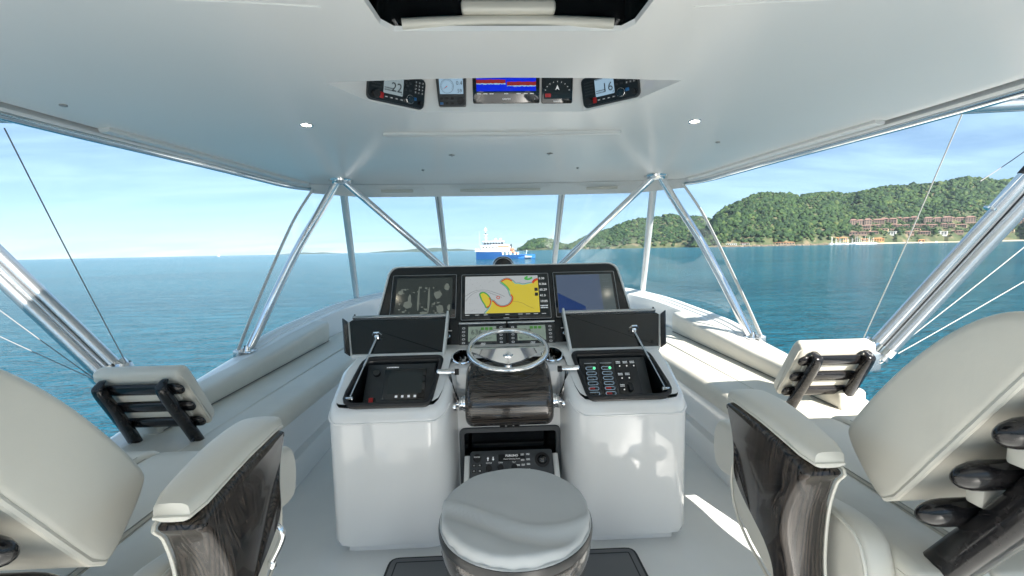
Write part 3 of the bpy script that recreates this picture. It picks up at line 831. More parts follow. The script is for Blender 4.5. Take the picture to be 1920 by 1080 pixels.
# lids, leaning on the dash
def lid(s):
    h0, h1 = Vector((0, 2.19, .872)), Vector((0, 2.405, 1.028))
    LM = frame((s * .575, h0.y, h0.z), (1, 0, 0), h1 - h0)          # local z = towards the helm
    L = (h1 - h0).length
    xi, xo = -s * .245, s * .235
    P = [(xi, 0), (xo * 1.0, 0), (xo + s * .075, L * .92), (xo + s * .055, L), (xi - s * .0, L)]
    if s < 0: P = P[::-1]
    P = roundpoly(P, [.006] * 5)
    b = MB(); b.prism(P, -.03, -.004); o1 = place(b.build('lid', 'white_plastic', console), LM)
    q = offset_poly(P, .010); b = MB(); b.prism(q, -.004, .002); b.build('lid_liner', 'black_gloss', o1)
    # flange along the outer edge, turned towards the helm
    b = MB(); e0, e1 = Vector((xo, 0.0, 0)), Vector((xo + s * .075, L * .93, 0))
    nn = Vector((s * .55, 0, .8)).normalized()
    qd = [e0, e1, e1 + nn * .034, e0 + nn * .034]
    b.add(qd + [p + Vector((s * .006, 0, -.004)) for p in qd], [(0, 1, 2, 3), (7, 6, 5, 4), (0, 4, 5, 1), (1, 5, 6, 2), (2, 6, 7, 3), (3, 7, 4, 0)]); b.build('lid_flange', 'black_satin', o1, smooth=0)
    b = MB(); b.rbox((min(xi, xo + s * .05), L - .006, -.03), (max(xi, xo + s * .05), L + .012, .016), .003, 2); b.build('lid_top_edge', 'anodised', o1)
    b = MB(); b.rbox((xi - .006, -.012, -.03), (xi + .006, L + .03, .02), .003, 2); b.build('lid_side_edge', 'white_plastic', o1)
    b = MB(); b.rbox((xo + s * .05 - .004, L + .01, -.012), (xo + s * .05 + .004, L + .042, .0), .002, 1); b.build('lid_latch', 'black_satin', o1)
    # gas strut
    W = LM @ Vector((xo * .52, L * .46, .004)); base = Vector((s * .735, 1.93, .735))
    Wm = W.lerp(base, .52)
    b = MB(); b.tube([W, Wm], .0058, 10); b.tube([Wm, base], .0034, 10, 0); b.build('gas_strut', 'anodised', console)
    b = MB(); b.rbox((W.x - .012, W.y - .012, W.z - .012), (W.x + .012, W.y + .012, W.z + .012), .005, 2); b.tube([W + Vector((-.022, 0, .012)), W + Vector((-.012, -.012, .026)), W + Vector((.012, -.012, .026)), W + Vector((.022, 0, .012))], .005, 8); b.build('strut_bracket', 'chrome', console)
    b = MB(); b.rbox((base.x - .018, base.y - .012, base.z - .012), (base.x + .018, base.y + .012, base.z + .008), .005, 2); b.build('strut_bracket', 'chrome', console)
lid(-1); lid(1)
# cup holders
for s in (-1, 1):
    M_ = Matrix.Translation((s * .232, 2.165, zpod(2.165)))
    b = MB(); b.lathe([(.046, -.10), (.047, -.01), (.049, .004), (.055, .006), (.058, .002), (.058, -.004)], 28, 0, M_ @ Matrix.Rotation(R(26), 4, 'X')); b.add([(.046 * math.cos(a), .046 * math.sin(a), -.10) for a in [2 * math.pi * k / 20 for k in range(20)]], [tuple(range(20))], 0, M_)
    b.build('cup_holder', 'chrome', console)

# dash hood: pale shell with the black instrument panel
DA = Vector((0, 2.36, .86)); DU = Vector((0, .27, .44)).normalized(); DL = .517
def dp(u, v, w=0.0):
    nrm = Vector((1, 0, 0)).cross(DU)
    return DA + Vector((u, 0, 0)) + DU * v + nrm * w
front = roundpoly([(-.775, -.02), (.775, -.02), (.70, .525), (-.70, .525)], [.01, .01, .06, .06], 5)
b = MB(); k = len(front)
f0 = [dp(u, v, 0) for u, v in front]; f1 = [dp(u * .992, v - .004, .010) for u, v in front]
back = [Vector((p.x * 1.0, p.y + .13, p.z + .012 - .02 * (p.z > 1.2))) for p in f0]
far = [Vector((p.x * .98, 3.3 + (p.z - .86) * .3, .86 + (p.z - .86) * .72)) for p in f0]
in1 = [dp(u * .982, (v - .25) * .972 + .25, .010) for u, v in front]
in2 = [dp(u * .98, (v - .25) * .97 + .25, -.002) for u, v in front]
b.loft([far, back, f0, f1, in1, in2], closed=True, caps=False); b.add(far, [tuple(range(k))])
b.build('dash_hood', 'white_plastic', console, smooth=30)
pan = [(u * .981, (v - .25) * .971 + .25) for u, v in front]
DM = frame(DA, (1, 0, 0), DU)
b = MB(); b.prism(pan, -.01, .002); dash = place(b.build('dash_panel', 'dash_black', console), DM)
def display(u0, v0, u1, v1, name='chart_display', z=.002):
    b = MB(); b.rbox((u0, v0, z), (u1, v1, z + .010), .006, 2)
    return place(b.build(name, 'black_gloss', console), DM)
d1 = display(-.672, .172, -.285, .462); d1['label'] = 'port chart display showing a dim engine room camera view'
d2 = display(-.262, .155, .268, .458); d2['label'] = 'middle chart display with a yellow coast chart'
d3 = display(.290, .160, .672, .462); d3['label'] = 'starboard chart display with a slate blue page'
Z = .0128
for dd, (u0, v0, u1, v1) in ((d1, (-.672, .172, -.285, .462)), (d2, (-.262, .155, .268, .458)), (d3, (.290, .160, .672, .462))):
    o_ = rrect(u0 + .003, v0 + .003, u1 - .003, v1 - .003, .008); i_ = offset_poly(o_, .0025); k = len(o_)
    b = MB(); b.add([(p[0], p[1], Z - .0003) for p in o_] + [(p[0], p[1], Z - .0003) for p in i_], [(i, (i + 1) % k, (i + 1) % k + k, i + k) for i in range(k)]); b.build('bezel_line', 'grey_plastic', dd, smooth=0, fix=False)
# engine room camera picture: dim shapes
flat('screen', [(-.642, .192), (-.312, .192), (-.312, .438), (-.642, .438)], 'scr_camera', d1, Z)
rc = random.Random(3); b = MB()
def quadz(mb, pts, z): mb.add([(x, y, z) for x, y in pts], [tuple(range(len(pts)))])
for (x, y, w, h) in ((-.60, .24, .06, .05), (-.57, .27, .018, .06), (-.515, .21, .012, .16), (-.455, .21, .013, .17), (-.42, .30, .045, .05), (-.63, .33, .03, .03), (-.50, .2, .05, .02), (-.40, .2, .04, .06), (-.36, .35, .03, .05), (-.34, .22, .02, .04)):
    n = 7; quadz(b, [(x + w / 2 + w / 2 * math.cos(a) * rc.uniform(.8, 1.2), y + h / 2 + h / 2 * math.sin(a) * rc.uniform(.8, 1.2)) for a in [6.283 * k / n for k in range(n)]], Z + .0004 + .00002 * len(b.f))
for k in range(46):
    x, y = rc.uniform(-.638, -.32), rc.choice((rc.uniform(.195, .27), rc.uniform(.33, .37))); w, h = rc.uniform(.004, .018), rc.uniform(.002, .012)
    quadz(b, [(x, y), (x + w, y + rc.uniform(-.004, .004)), (x + w, y + h), (x, y + h)], Z + .0004 + .00002 * len(b.f))
b.build('camera_picture', 'scr_cam_light', d1, smooth=0, fix=False)
# chart
CU0, CV0, CU1, CV1 = -.236, .197, .200, .440
def cuv(x, y): return (CU0 + (x - 693) / 397 * (CU1 - CU0), CV1 - (y - 178) / 207 * (CV1 - CV0))
flat('screen', [(-.240, .178), (.252, .178), (.252, .444), (-.240, .444)], 'scr_dark', d2, Z)
flat('chart_water', [(CU0, CV0), (CU1, CV0), (CU1, CV1), (CU0, CV1)], 'chart_sea', d2, Z + .0003)
coast = [(1090, 200), (1072, 208), (1060, 222), (1030, 228), (1005, 232), (985, 226), (965, 226), (948, 208), (925, 196), (905, 200), (888, 212), (905, 226), (922, 244), (932, 262), (938, 285), (948, 300), (944, 320), (930, 338), (910, 348), (885, 350), (862, 340), (846, 322), (836, 318), (833, 338), (822, 362), (800, 385)]
land = [cuv(*p) for p in coast] + [cuv(1090, 385)]
pen = [(775, 280), (790, 272), (808, 282), (822, 300), (830, 322), (822, 345), (808, 352), (800, 335), (786, 312)]
def ribbon(parent, pts, w, mt, z, name='chart_shore', closed=False):
    c = catmull([(p[0], p[1], 0) for p in pts], 4, closed); vs = []; n = len(c)
    for i in range(n):
        d = c[(i + 1) % n if closed else min(i + 1, n - 1)] - c[i - 1 if closed else max(i - 1, 0)]; d.normalize()
        vs += [(c[i].x - d.y * w, c[i].y + d.x * w, z), (c[i].x + d.y * w, c[i].y - d.x * w, z)]
    mb = MB(); mb.add(vs, [(2 * i, 2 * i + 1, (2 * i + 3) % (2 * n), (2 * i + 2) % (2 * n)) for i in range(n if closed else n - 1)])
    return mb.build(name, mt, parent, smooth=0, fix=False)
flat('chart_land', land, 'chart_land', d2, Z + .0009)
flat('chart_peninsula', [cuv(*p) for p in pen], 'chart_land', d2, Z + .0009)
ribbon(d2, [cuv(*p) for p in coast], .0085, 'chart_line', Z + .0005)
ribbon(d2, [cuv(*p) for p in coast], .0065, 'chart_shoal', Z + .0007)
ribbon(d2, [cuv(*p) for p in coast[14:23]], .0042, 'chart_red', Z + .0012)
ribbon(d2, [cuv(*p) for p in coast[7:11]], .0045, 'chart_red', Z + .0012)
ribbon(d2, [cuv(*p) for p in coast[0:3]], .007, 'chart_red', Z + .0012)
ribbon(d2, [cuv(*p) for p in ((1060, 190), (1040, 200), (1020, 196), (1035, 184))], .006, 'chart_green', Z + .0012)
ribbon(d2, [cuv(*p) for p in coast[10:14]], .0035, 'chart_green', Z + .0012)
ribbon(d2, [cuv(*p) for p in pen], .007, 'chart_line', Z + .0005, closed=True)
ribbon(d2, [cuv(*p) for p in pen], .005, 'chart_green', Z + .0007, closed=True)
ribbon(d2, [cuv(*p) for p in pen[3:7]], .0035, 'chart_red', Z + .0012)
ribbon(d2, [cuv(*p) for p in ((693, 290), (740, 262), (800, 256), (860, 275), (905, 295))], .0007, 'chart_line', Z + .0006, 'chart_contour')
ribbon(d2, [cuv(*p) for p in ((693, 318), (735, 275), (790, 262), (850, 283), (890, 300))], .0006, 'chart_line', Z + .0006, 'chart_contour')
ribbon(d2, [cuv(*p) for p in ((945, 322), (990, 330), (1030, 352), (1060, 365))], .0006, 'chart_line', Z + .0013, 'chart_contour')
bx = cuv(870, 300); b = MB(); b.lathe([(.011, 0), (.0065, 0)], 16, 0, Matrix.Translation((*bx, Z + .0014))); b.build('boat_ring', 'chart_red', d2, smooth=0, fix=False)
b = MB(); rc = random.Random(5)
for k in range(46):
    x, y = rc.uniform(698, 860), rc.uniform(182, 380); q = cuv(x, y); quadz(b, [(q[0], q[1]), (q[0] + .0022, q[1]), (q[0] + .0022, q[1] + .002), (q[0], q[1] + .002)], Z + .0005)
b.build('chart_soundings', 'chart_line', d2, smooth=0, fix=False)
for y_, s_ in ((.412, '0.30'), (.374, '0.366'), (.336, '65.29'), (.298, '41.3'), (.260, '19:05')):
    text(d2, s_, .206, y_, .020, 'ink_glow', Z + .0006, bold=True)
bars(d2, .206, .222, .042, 2, .010, Z + .0006)
for u_, s_ in ((-.222, ''), (-.165, ''), (-.115, ''), (.01, ''), (.085, ''), (.13, ''), (.175, ''), (.222, '')):
    bars(d2, u_ - .012, .186, .024, 1, .006, Z + .0006, 'ink_glow')
for dd, u_ in ((d1, -.478), (d2, .003), (d3, .481)): text(dd, 'GARMIN', u_, .163 if dd is d2 else .178, .0085, 'white_print', Z + .0006, 'CENTER')
for v_ in (.302, .334): 
    b = MB(); b.rbox((.176, v_, Z), (.196, v_ + .022, Z + .0012), .003, 1); b.build('zoom_key', 'dark_grey', d2)
# starboard page
flat('screen', [(.310, .188), (.650, .188), (.650, .440), (.310, .440)], 'scr_sage', d3, Z)
flat('slate_page', [(.312, .190), (.575, .190), (.575, .438), (.312, .438)], 'scr_slate', d3, Z + .0003)
flat('navy_page', [(.312, .190), (.470, .190), (.470, .228), (.312, .318)], 'scr_navy', d3, Z + .0005)
for y_ in (.40, .385, .350, .335, .320, .300): text(d3, '- - - -', .592, y_, .016, 'lcd_grey', Z + .0006)
# engine displays
for (u0, u1, n_) in ((-.266, -.004, '636'), (.012, .276, '634')):
    b = MB(); b.rbox((u0, -.004, .002), (u1, .132, .016), .005, 2); ed = place(b.build('engine_display', 'dark_grey', console), DM)
    for v0 in (-.010, .130):
        b = MB(); b.rbox((u0 - .003, v0, .006), (u1 + .003, v0 + .012, .022), .003, 2); b.build('display_rail', 'anodised', ed)
    flat('screen', [(u0 + .05, .026), (u1 - .052, .026), (u1 - .052, .116), (u0 + .05, .116)], 'lcd_sage', ed, .0166)
    text(ed, n_, u0 + .066, .068, .042, 'lcd_ink', .0172)
    for k in range(3): flat('gauge_block', rrect(u0 + .122 + k * .024, .094, u0 + .140 + k * .024, .110, .001), 'lcd_green', ed, .0172)
    for k in range(4): text(ed, ('82', '1.4', '26.8', '57')[k], u0 + .06 + k * .035, .036, .017, 'lcd_ink', .0172)
    for q in (-.011, .002):
        o_ = [((u0 + u1) / 2 + q, .006), ((u0 + u1) / 2 + q + .010, .006), ((u0 + u1) / 2 + q + .015, .017), ((u0 + u1) / 2 + q + .005, .017)]; i_ = offset_poly(o_, .002)
        b = MB(); b.add([(p[0], p[1], .0168) for p in o_ + i_], [(i, (i + 1) % 4, (i + 1) % 4 + 4, i + 4) for i in range(4)]); b.build('maker_mark', 'white_print', ed, smooth=0, fix=False)
    for u_ in (u0 + .025, u1 - .026):
        for k in range(5):
            o_ = rrect(u_ - .008, .014 + k * .022, u_ + .008, .024 + k * .022, .0045); i_ = offset_poly(o_, .0017); kk = len(o_)
            b = MB(); b.add([(p[0], p[1], .0168) for p in o_] + [(p[0], p[1], .0168) for p in i_], [(i, (i + 1) % kk, (i + 1) % kk + kk, i + kk) for i in range(kk)]); b.build('soft_key', 'white_print', ed, smooth=0, fix=False)
for u_ in (-.333, .338):
    b = MB(); b.lathe([(.015, .002), (.015, .008), (.012, .011), (.008, .009), (.0001, .009)], 20); o_ = place(b.build('start_button', 'chrome', console), DM @ Matrix.Translation((u_, .07, 0)))
    bars(o_, -.024, .028, .048, 1, .005, .003)
# compass on the hood
b = MB(); b.lathe([(.085, 0), (.085, .012), (.07, .02)], 28, 0, None); b.lathe([(.068, .012), (.066, .035), (.055, .055), (.035, .068), (.012, .073), (.0001, .0735)], 28)
cp = place(b.build('compass', 'black_gloss', console), Matrix.Translation((-.004, 2.76, 1.285)))
b = MB(); b.tube([(.062 * math.cos(a), -.05, .002 + .062 * math.sin(a)) for a in [math.pi * k / 14 for k in range(15)]], .003, 6); b.build('compass_ring', 'anodised', cp)

# wood helm pod, wheel and levers
prof = catmull([(2.20, .60, 0), (2.05, .555, 0), (1.985, .558, 0), (1.948, .59, 0), (1.938, .64, 0), (1.945, .69, 0), (1.975, .735, 0), (2.05, .79, 0), (2.15, .835, 0), (2.24, .868, 0), (2.29, .872, 0), (2.30, .82, 0), (2.30, .70, 0)], 5)
prof = [(p.x, p.y) for p in prof]
b = MB(); b.pillow(prof, -.212, .212, .040, seg=6); helm = b.build('helm_pod', 'wood_grain_across', console, smooth=60)
# moulded oval on the pod's upper face
ov = []
for k in range(40):
    a = 2 * math.pi * k / 40; x_ = .155 * math.cos(a) * (1 if abs(math.cos(a)) < .9 else .99); tt = .5 + .5 * math.sin(a)
    y_ = 2.015 + .165 * tt
    i_ = min(range(len(prof)), key=lambda i: abs(prof[i][0] - y_) + (10 if prof[i][1] < .7 else 0))
    ov.append((x_, y_, np.interp(y_, [1.975, 2.05, 2.15, 2.24], [.735, .79, .835, .868]) + .001))
b = MB(); b.tube(ov, .0035, 6, closed=True); b.build('pod_inlay', 'black_satin', helm)
b = MB()
for x_ in (-.05, -.015, .02): b.rbox((x_, 1.975, .548), (x_ + .028, 2.0, .556), .002, 1)
b.build('pod_catch', 'black_satin', helm)
WN = Vector((0, -math.sin(R(17)), math.cos(R(17)))).normalized()
WC = Vector((0, 2.075, .913))
WM = frame(WC, (1, 0, 0), Vector((0, math.cos(R(17)), math.sin(R(17)))))
wheel = place(MB().tube([(.192 * math.cos(a), .192 * math.sin(a), 0) for a in [2 * math.pi * k / 64 for k in range(64)]], .0125, 12, closed=True).build('steering_wheel', 'chrome', console), WM)
b = MB()
for s in (-1, 1):
    secs = []
    for t_, w_, d_ in ((0, .030, .004), (.3, .028, .004), (.6, .020, .004), (.85, .012, .005), (1.0, .010, .006)):
        x_ = s * (.0005 + t_ * .184); z_ = -.034 + .034 * t_ ** 1.5; y_ = -.012 - .010 * (1 - t_); k_ = .9 * (1 - .6 * t_)
        secs.append([(x_, y_ - w_, z_ - d_ - w_ * k_), (x_, y_ + w_, z_ - d_ + w_ * k_), (x_, y_ + w_, z_ + d_ + w_ * k_), (x_, y_ - w_, z_ + d_ - w_ * k_)])
    b.loft(secs)
b.build('wheel_spokes', 'chrome', wheel, smooth=30)
b = MB(); b.lathe([(.012, -.018), (.012, -.012), (.008, -.008), (.0001, -.007)], 16, 0, Matrix.Translation((0, -.018, -.004))); b.build('hub_nut', 'chrome', wheel)
b = MB(); b.lathe([(.034, -.135), (.028, -.125), (.019, -.09), (.018, -.062), (.030, -.058), (.034, -.03), (.03, -.022), (.0001, -.022)], 24); b.build('steering_column', 'chrome', wheel)
for s in (-1, 1):
    b = MB(); ax = Matrix.Rotation(R(90), 4, 'Y')
    c0 = Vector((s * .212, 2.06, .648))
    b.lathe([(.036, 0), (.040, .004), (.040, .012), (.034, .016), (.034, .022), (.038, .026), (.036, .034), (.02, .036), (.02, .05)], 28, 0, Matrix.Translation(c0) @ Matrix.Rotation(R(90 * s), 4, 'Y'))
    hub = b.build('lever_hub', 'chrome', console)
    b = MB(); b.lathe([(.0001, .046), (.021, .046), (.024, .05), (.024, .078), (.021, .082), (.0001, .082)], 24, 0, Matrix.Translation(c0 + Vector((0, -.01, -.012))) @ Matrix.Rotation(R(90 * s), 4, 'Y')); b.build('hub_cap', 'chrome', hub)
    path = catmull([(s * .252, 2.055, .655), (s * .266, 2.045, .70), (s * .280, 2.042, .75), (s * .287, 2.048, .80)], 6)
    b = MB(); b.tube(path, [.017 - .007 * i / (len(path) - 1) for i in range(len(path))], 10, flat=.7); lv = b.build('control_lever', 'dark_chrome', console)
    b = MB(); b.tube([(s * .250, 2.05, .81), (s * .255, 2.05, .81), (s * .345, 2.05, .812), (s * .349, 2.05, .812)], [.012, .0145, .0145, .011], 16); b.build('lever_grip', 'chrome', lv)
    b = MB(); b.tube([(s * .243, 2.05, .81), (s * .262, 2.05, .81)], .0152, 16); b.build('grip_cap', 'black_rubber', lv)

# ------------------------------------------------------------------ overhead instruments
def face_of(a, b_):
    """frame of a recess facet between two lower corners, as seen from aft"""
    A, B = Vector(lowr[a]), Vector(lowr[b_]); A2, B2 = Vector(hir[a]), Vector(hir[b_])
    return A, (B - A), ((A2 + B2) / 2 - (A + B) / 2)
def radio(name, M, num, label, tilt=0):
    t_ = thing(name, label, 'radio', M)
    W, H = .115, .052
    b = MB(); b.rbox((-W, -H, -.01), (W, H, .012), .016, 4, edges=lambda e: abs(e.verts[0].co.z - e.verts[1].co.z) > .01); b.build('housing', 'black_satin', t_)
    o_ = rrect(-W - .006, -H - .006, W + .006, H + .006, .02); k = len(o_); i_ = rrect(-W, -H, W, H, .016)
    b = MB(); b.add([(p[0], p[1], .001) for p in o_] + [(p[0], p[1], .008) for p in offset_poly(o_, .002)] + [(p[0], p[1], .008) for p in i_], [(j * k + i, j * k + (i + 1) % k, (j + 1) * k + (i + 1) % k, (j + 1) * k + i) for j in range(2) for i in range(k)]); b.build('surround', 'charcoal', t_)
    for i in range(5): button(t_, -.085, .036 - i * .011, .04, .004, 'dark_grey', 'grille_bar', .002, .012)
    flat('screen', rrect(-.058, -.024, .022, .040, .003), 'lcd_grey' if num == '22' else 'lcd_blue', t_, .0128)
    text(t_, num, .018, -.012, .046, 'lcd_ink', .0134, 'RIGHT'); text(t_, 'A', .014, -.020, .010, 'lcd_ink', .0134)
    bars(t_, -.054, .036, .03, 1, .005, .0134, 'lcd_ink'); bars(t_, -.054, -.013, .036, 2, .006, .0134, 'lcd_ink')
    knob(t_, -.088, -.033, .0145, .016, 'black_rubber', 'knob', z=.012); button(t_, -.064, -.034, .016, .022, 'red_plastic', 'distress_key', .004, .012)
    for i in range(4): button(t_, -.046 + i * .021, -.036, .015, .007, 'charcoal', 'key', .003, .012); bars(t_, -.050 + i * .021, -.0375, .008, 1, .003, .0155)
    knob(t_, .050, -.028, .0155, .018, 'black_gloss', 'knob', z=.012); b = MB(); b.lathe([(.0165, .013), (.0165, .024), (.0135, .026)], 24, 0, Matrix.Translation((.050, -.028, 0))); b.build('knob_ring', 'anodised', t_)
    button(t_, .074, -.022, .015, .012, 'blue_plastic', 'key', .004, .012)
    for i in range(3):
        for j in range(4):
            button(t_, .074 + i * .0145, .040 - j * .0125, .011, .008, 'charcoal', 'key', .003, .012); text(t_, str((j * 3 + i + 1) % 10), .074 + i * .0145, .0375 - j * .0125, .0075, 'white_print', .0155, 'CENTER')
    for (x, y) in ((.040, .041), (.032, .03), (.050, .03), (.040, .019), (.032, .004), (.052, .004)): button(t_, x, y, .012, .006, 'dark_grey', 'key', .003, .012)
    knob(t_, .100, -.034, .009, .012, 'black_rubber', 'knob', z=.012)
    return t_
def on_facet(i, j, s, h):
    A, B = Vector(lowr[i]), Vector(lowr[j]); A2, B2 = Vector(hir[i]), Vector(hir[j])
    p = A.lerp(B, s).lerp(A2.lerp(B2, s), h); return frame(p, B - A, (A2 - A) + (B2 - B)), p
# lower-corner order of the recess: 1-2 port facet, 2-3 middle, 3-4 starboard facet
M_, _ = on_facet(1, 2, .47, .33); radio('vhf_radio', M_ @ Matrix.Translation((0, 0, .004)), '22', 'black radio showing channel 22 on the port side of the ceiling recess')
M_, _ = on_facet(3, 4, .53, .33); radio('vhf_radio', M_ @ Matrix.Translation((0, 0, .004)), '16', 'black radio showing channel 16 on the starboard side of the ceiling recess')
def mid(s, h): return on_facet(2, 3, s, h)[0]
g_ = thing('autopilot_gauge', 'square grey instrument with round dial page, left of the blue sonar screen', 'gauge', mid(.175, .42) @ Matrix.Translation((0, 0, .002)))
b = MB(); b.add([(x, y, 0) for x, y in roundpoly([(-.056, -.062), (.056, -.062), (.062, .062), (-.064, .062)], .008)] + [(x * .95, y * .95, .022) for x, y in roundpoly([(-.056, -.062), (.056, -.062), (.062, .062), (-.064, .062)], .008)], [tuple(range(20, 40))] + [(i, (i + 1) % 20, (i + 1) % 20 + 20, i + 20) for i in range(20)]); b.build('housing', 'dark_grey', g_, smooth=30)
flat('screen', [(-.046, -.014), (.048, -.014), (.048, .044), (-.048, .044)], 'lcd_blue', g_, .0224)
text(g_, 'FURUNO', 0, .050, .0085, 'white_print', .0226, 'CENTER', bold=True); text(g_, '0.4', .020, .019, .021, 'lcd_ink', .023); text(g_, '59', .024, -.009, .019, 'lcd_ink', .023)
b = MB(); b.lathe([(.0265, 0), (.0252, 0)], 36, 0, Matrix.Translation((-.016, .015, .023)))
for k in range(18):
    a = R(-30 + k * 14); c, s = math.cos(a), math.sin(a); b.add([(-.016 + c * r_ + n_ * s * .0006, .015 + s * r_ - n_ * c * .0006, .023) for r_, n_ in ((.020, -1), (.020, 1), (.024, 1), (.024, -1))], [(0, 1, 2, 3)])
b.build('dial_ring', 'lcd_ink', g_, smooth=0, fix=False)
b = MB(); b.add([(-.016, .0165, .0234), (-.015, .0135, .0234), (-.034, .002, .0234)], [(0, 1, 2)]); b.build('needle', 'red_plastic', g_, smooth=0, fix=False)
for i in range(3):
    for j in range(2): button(g_, -.041 + i * .022, -.031 - j * .018, .013, .009, 'blue_plastic' if (i, j) == (0, 1) else 'black_rubber', 'key', .003, .022)
knob(g_, .036, -.040, .014, .004, 'black_rubber', 'cursor_pad', z=.022)
s_ = thing('sonar_display', 'wide black screen with blue sonar page in the middle of the ceiling recess', 'display', mid(.515, .50) @ Matrix.Translation((0, 0, .002)))
b = MB(); b.rbox((-.137, -.066, 0), (.137, .078, .014), .006, 2); b.build('housing', 'black_gloss', s_)
flat('screen', [(-.121, -.020), (.121, -.020), (.121, .074), (-.121, .074)], 'sonar_blue', s_, .0146)
rc = random.Random(11)
for sd, yb in ((-1, .012), (1, .004)):
    up_, dn, dn2 = [], [], []
    for k in range(25):
        x = (-.121 if sd < 0 else .003) + .118 * k / 24; j = rc.uniform(-.0012, .0012)
        up_.append((x, yb + .011 + j)); dn.append((x, yb - .003 + rc.uniform(-.001, .001))); dn2.append((x, yb - .006 + rc.uniform(-.002, .001)))
    b = MB(); n = len(up_)
    b.add([(x, y, .0152) for x, y in up_] + [(x, y, .0152) for x, y in dn], [(i, i + 1, n + i + 1, n + i) for i in range(n - 1)]); b.build('echo_band', 'sonar_red', s_, smooth=0, fix=False)
    b = MB(); b.add([(x, y, .0152) for x, y in dn] + [(x, y, .0152) for x, y in dn2], [(i, i + 1, n + i + 1, n + i) for i in range(n - 1)]); b.build('seabed_line', 'sonar_pale', s_, smooth=0, fix=False)
for x, t_ in ((-.11, 'Page'), (-.085, 'Mark'), (-.06, 'Where'), (0, 'Home'), (.05, 'Menu'), (.08, 'Gain'), (.105, 'Range')): bars(s_, x - .008, -.031, .015, 1, .005, .0146)
text(s_, 'GARMIN', 0, -.052, .009, 'white_print', .0146, 'CENTER'); text(s_, '(', .115, -.052, .008, 'white_print', .0146)
c_ = thing('compass_display', 'small square black display with heading rose, right of the blue sonar screen', 'display', mid(.835, .47) @ Matrix.Translation((0, 0, .002)))
b = MB(); b.rbox((-.064, -.062, 0), (.064, .066, .014), .006, 2); b.build('housing', 'black_gloss', c_)
flat('screen', [(-.055, -.044), (.055, -.044), (.055, .058), (-.055, .058)], 'scr_dark', c_, .0146)
text(c_, '292', -.006, .036, .022, 'ink_yellow', .0152, 'CENTER', bold=True); text(c_, '6.26', .034, .037, .014, 'ink_yellow', .0152, 'CENTER'); bars(c_, -.052, .038, .026, 1, .007, .0152, 'ink_glow')
b = MB()
for k in range(9):
    a = R(15 + 150 * k / 8); c, s = math.cos(a), math.sin(a); b.add([(c * r_ * 1.2 + n_ * s * .001, -.022 + s * r_ - n_ * c * .001, .0152) for r_, n_ in ((.040, -1), (.040, 1), (.044, 1), (.044, -1))], [(0, 1, 2, 3)])
b.add([(-.009, -.012, .0152), (0, -.006, .0152), (0, .008, .0152)], [(0, 1, 2)]); b.add([(.009, -.012, .0152), (0, -.006, .0152), (0, .008, .0152)], [(0, 1, 2)]); b.build('compass_rose', 'ink_glow', c_, smooth=0, fix=False)
flat('rudder_key', rrect(-.05, -.038, -.026, -.024, .002), 'sonar_red', c_, .0152); text(c_, 'GARMIN', 0, -.056, .008, 'white_print', .0146, 'CENTER')

# ------------------------------------------------------------------ ceiling fittings
for s, w_ in ((-1, 'port'), (1, 'starboard')):
    c = Vector((s * .868, 1.965, ceil_z(.868, 1.965)))
    t_ = thing('downlight', 'small round lit downlight in the ceiling on the %s side' % w_, 'downlight', c)
    b = MB(); b.lathe([(.020, .002), (.023, -.003), (.027, -.004), (.029, .001)], 28); b.build('bezel', 'chrome', t_)
    b = MB(); b.lathe([(.020, -.001), (.0001, -.002)], 24); b.build('lens', 'lamp_glow', t_)
pts = [(x, 2.155 - .02 * (x / .57) ** 2, ceil_z(x, 2.15) - .006) for x in [-.575 + 1.15 * k / 16 for k in range(17)]]
b = MB(); b.loft([[(p[0], p[1] - .016, p[2] + .008), (p[0], p[1] - .014, p[2] - .006), (p[0], p[1] + .006, p[2] - .008), (p[0], p[1] + .014, p[2] + .008)] for p in pts])
lb = b.build('light_bar', 'white_plastic'); tag(lb, 'long slim light bar across the ceiling behind the instruments', 'light bar')
for i, (x, y) in enumerate(((-.299, 2.627), (.289, 2.616), (-.546, 3.069), (.543, 3.067))):
    z = ceil_z(x, y); b = MB(); k = 1 if i < 2 else .6
    b.rbox((x - .018 * k, y - .006 * k, z - .005), (x + .018 * k, y + .006 * k, z + .002), .002, 1); b.rbox((x - .006 * k, y - .02 * k, z - .009), (x + .006 * k, y + .02 * k, z + .001), .002, 1)
    tag(b.build('ceiling_hook', 'grey_plastic'), 'tiny %s hook under the ceiling, %s of the centreline' % (('cross shaped', 'single')[i // 2], ('port', 'starboard')[i % 2]), 'hook')
for i, (x, y) in enumerate(((-1.555, 1.608), (1.160, 2.317))):
    z = ceil_z(x, y); b = MB(); b.lathe([(.012, .002), (.011, -.005), (.006, -.007), (.0001, -.007)], 16, 0, Matrix.Translation((x, y, z)))
    tag(b.build('ceiling_snap', 'grey_plastic'), 'small round snap button under the %s side of the ceiling' % ('port', 'starboard')[i], 'snap')

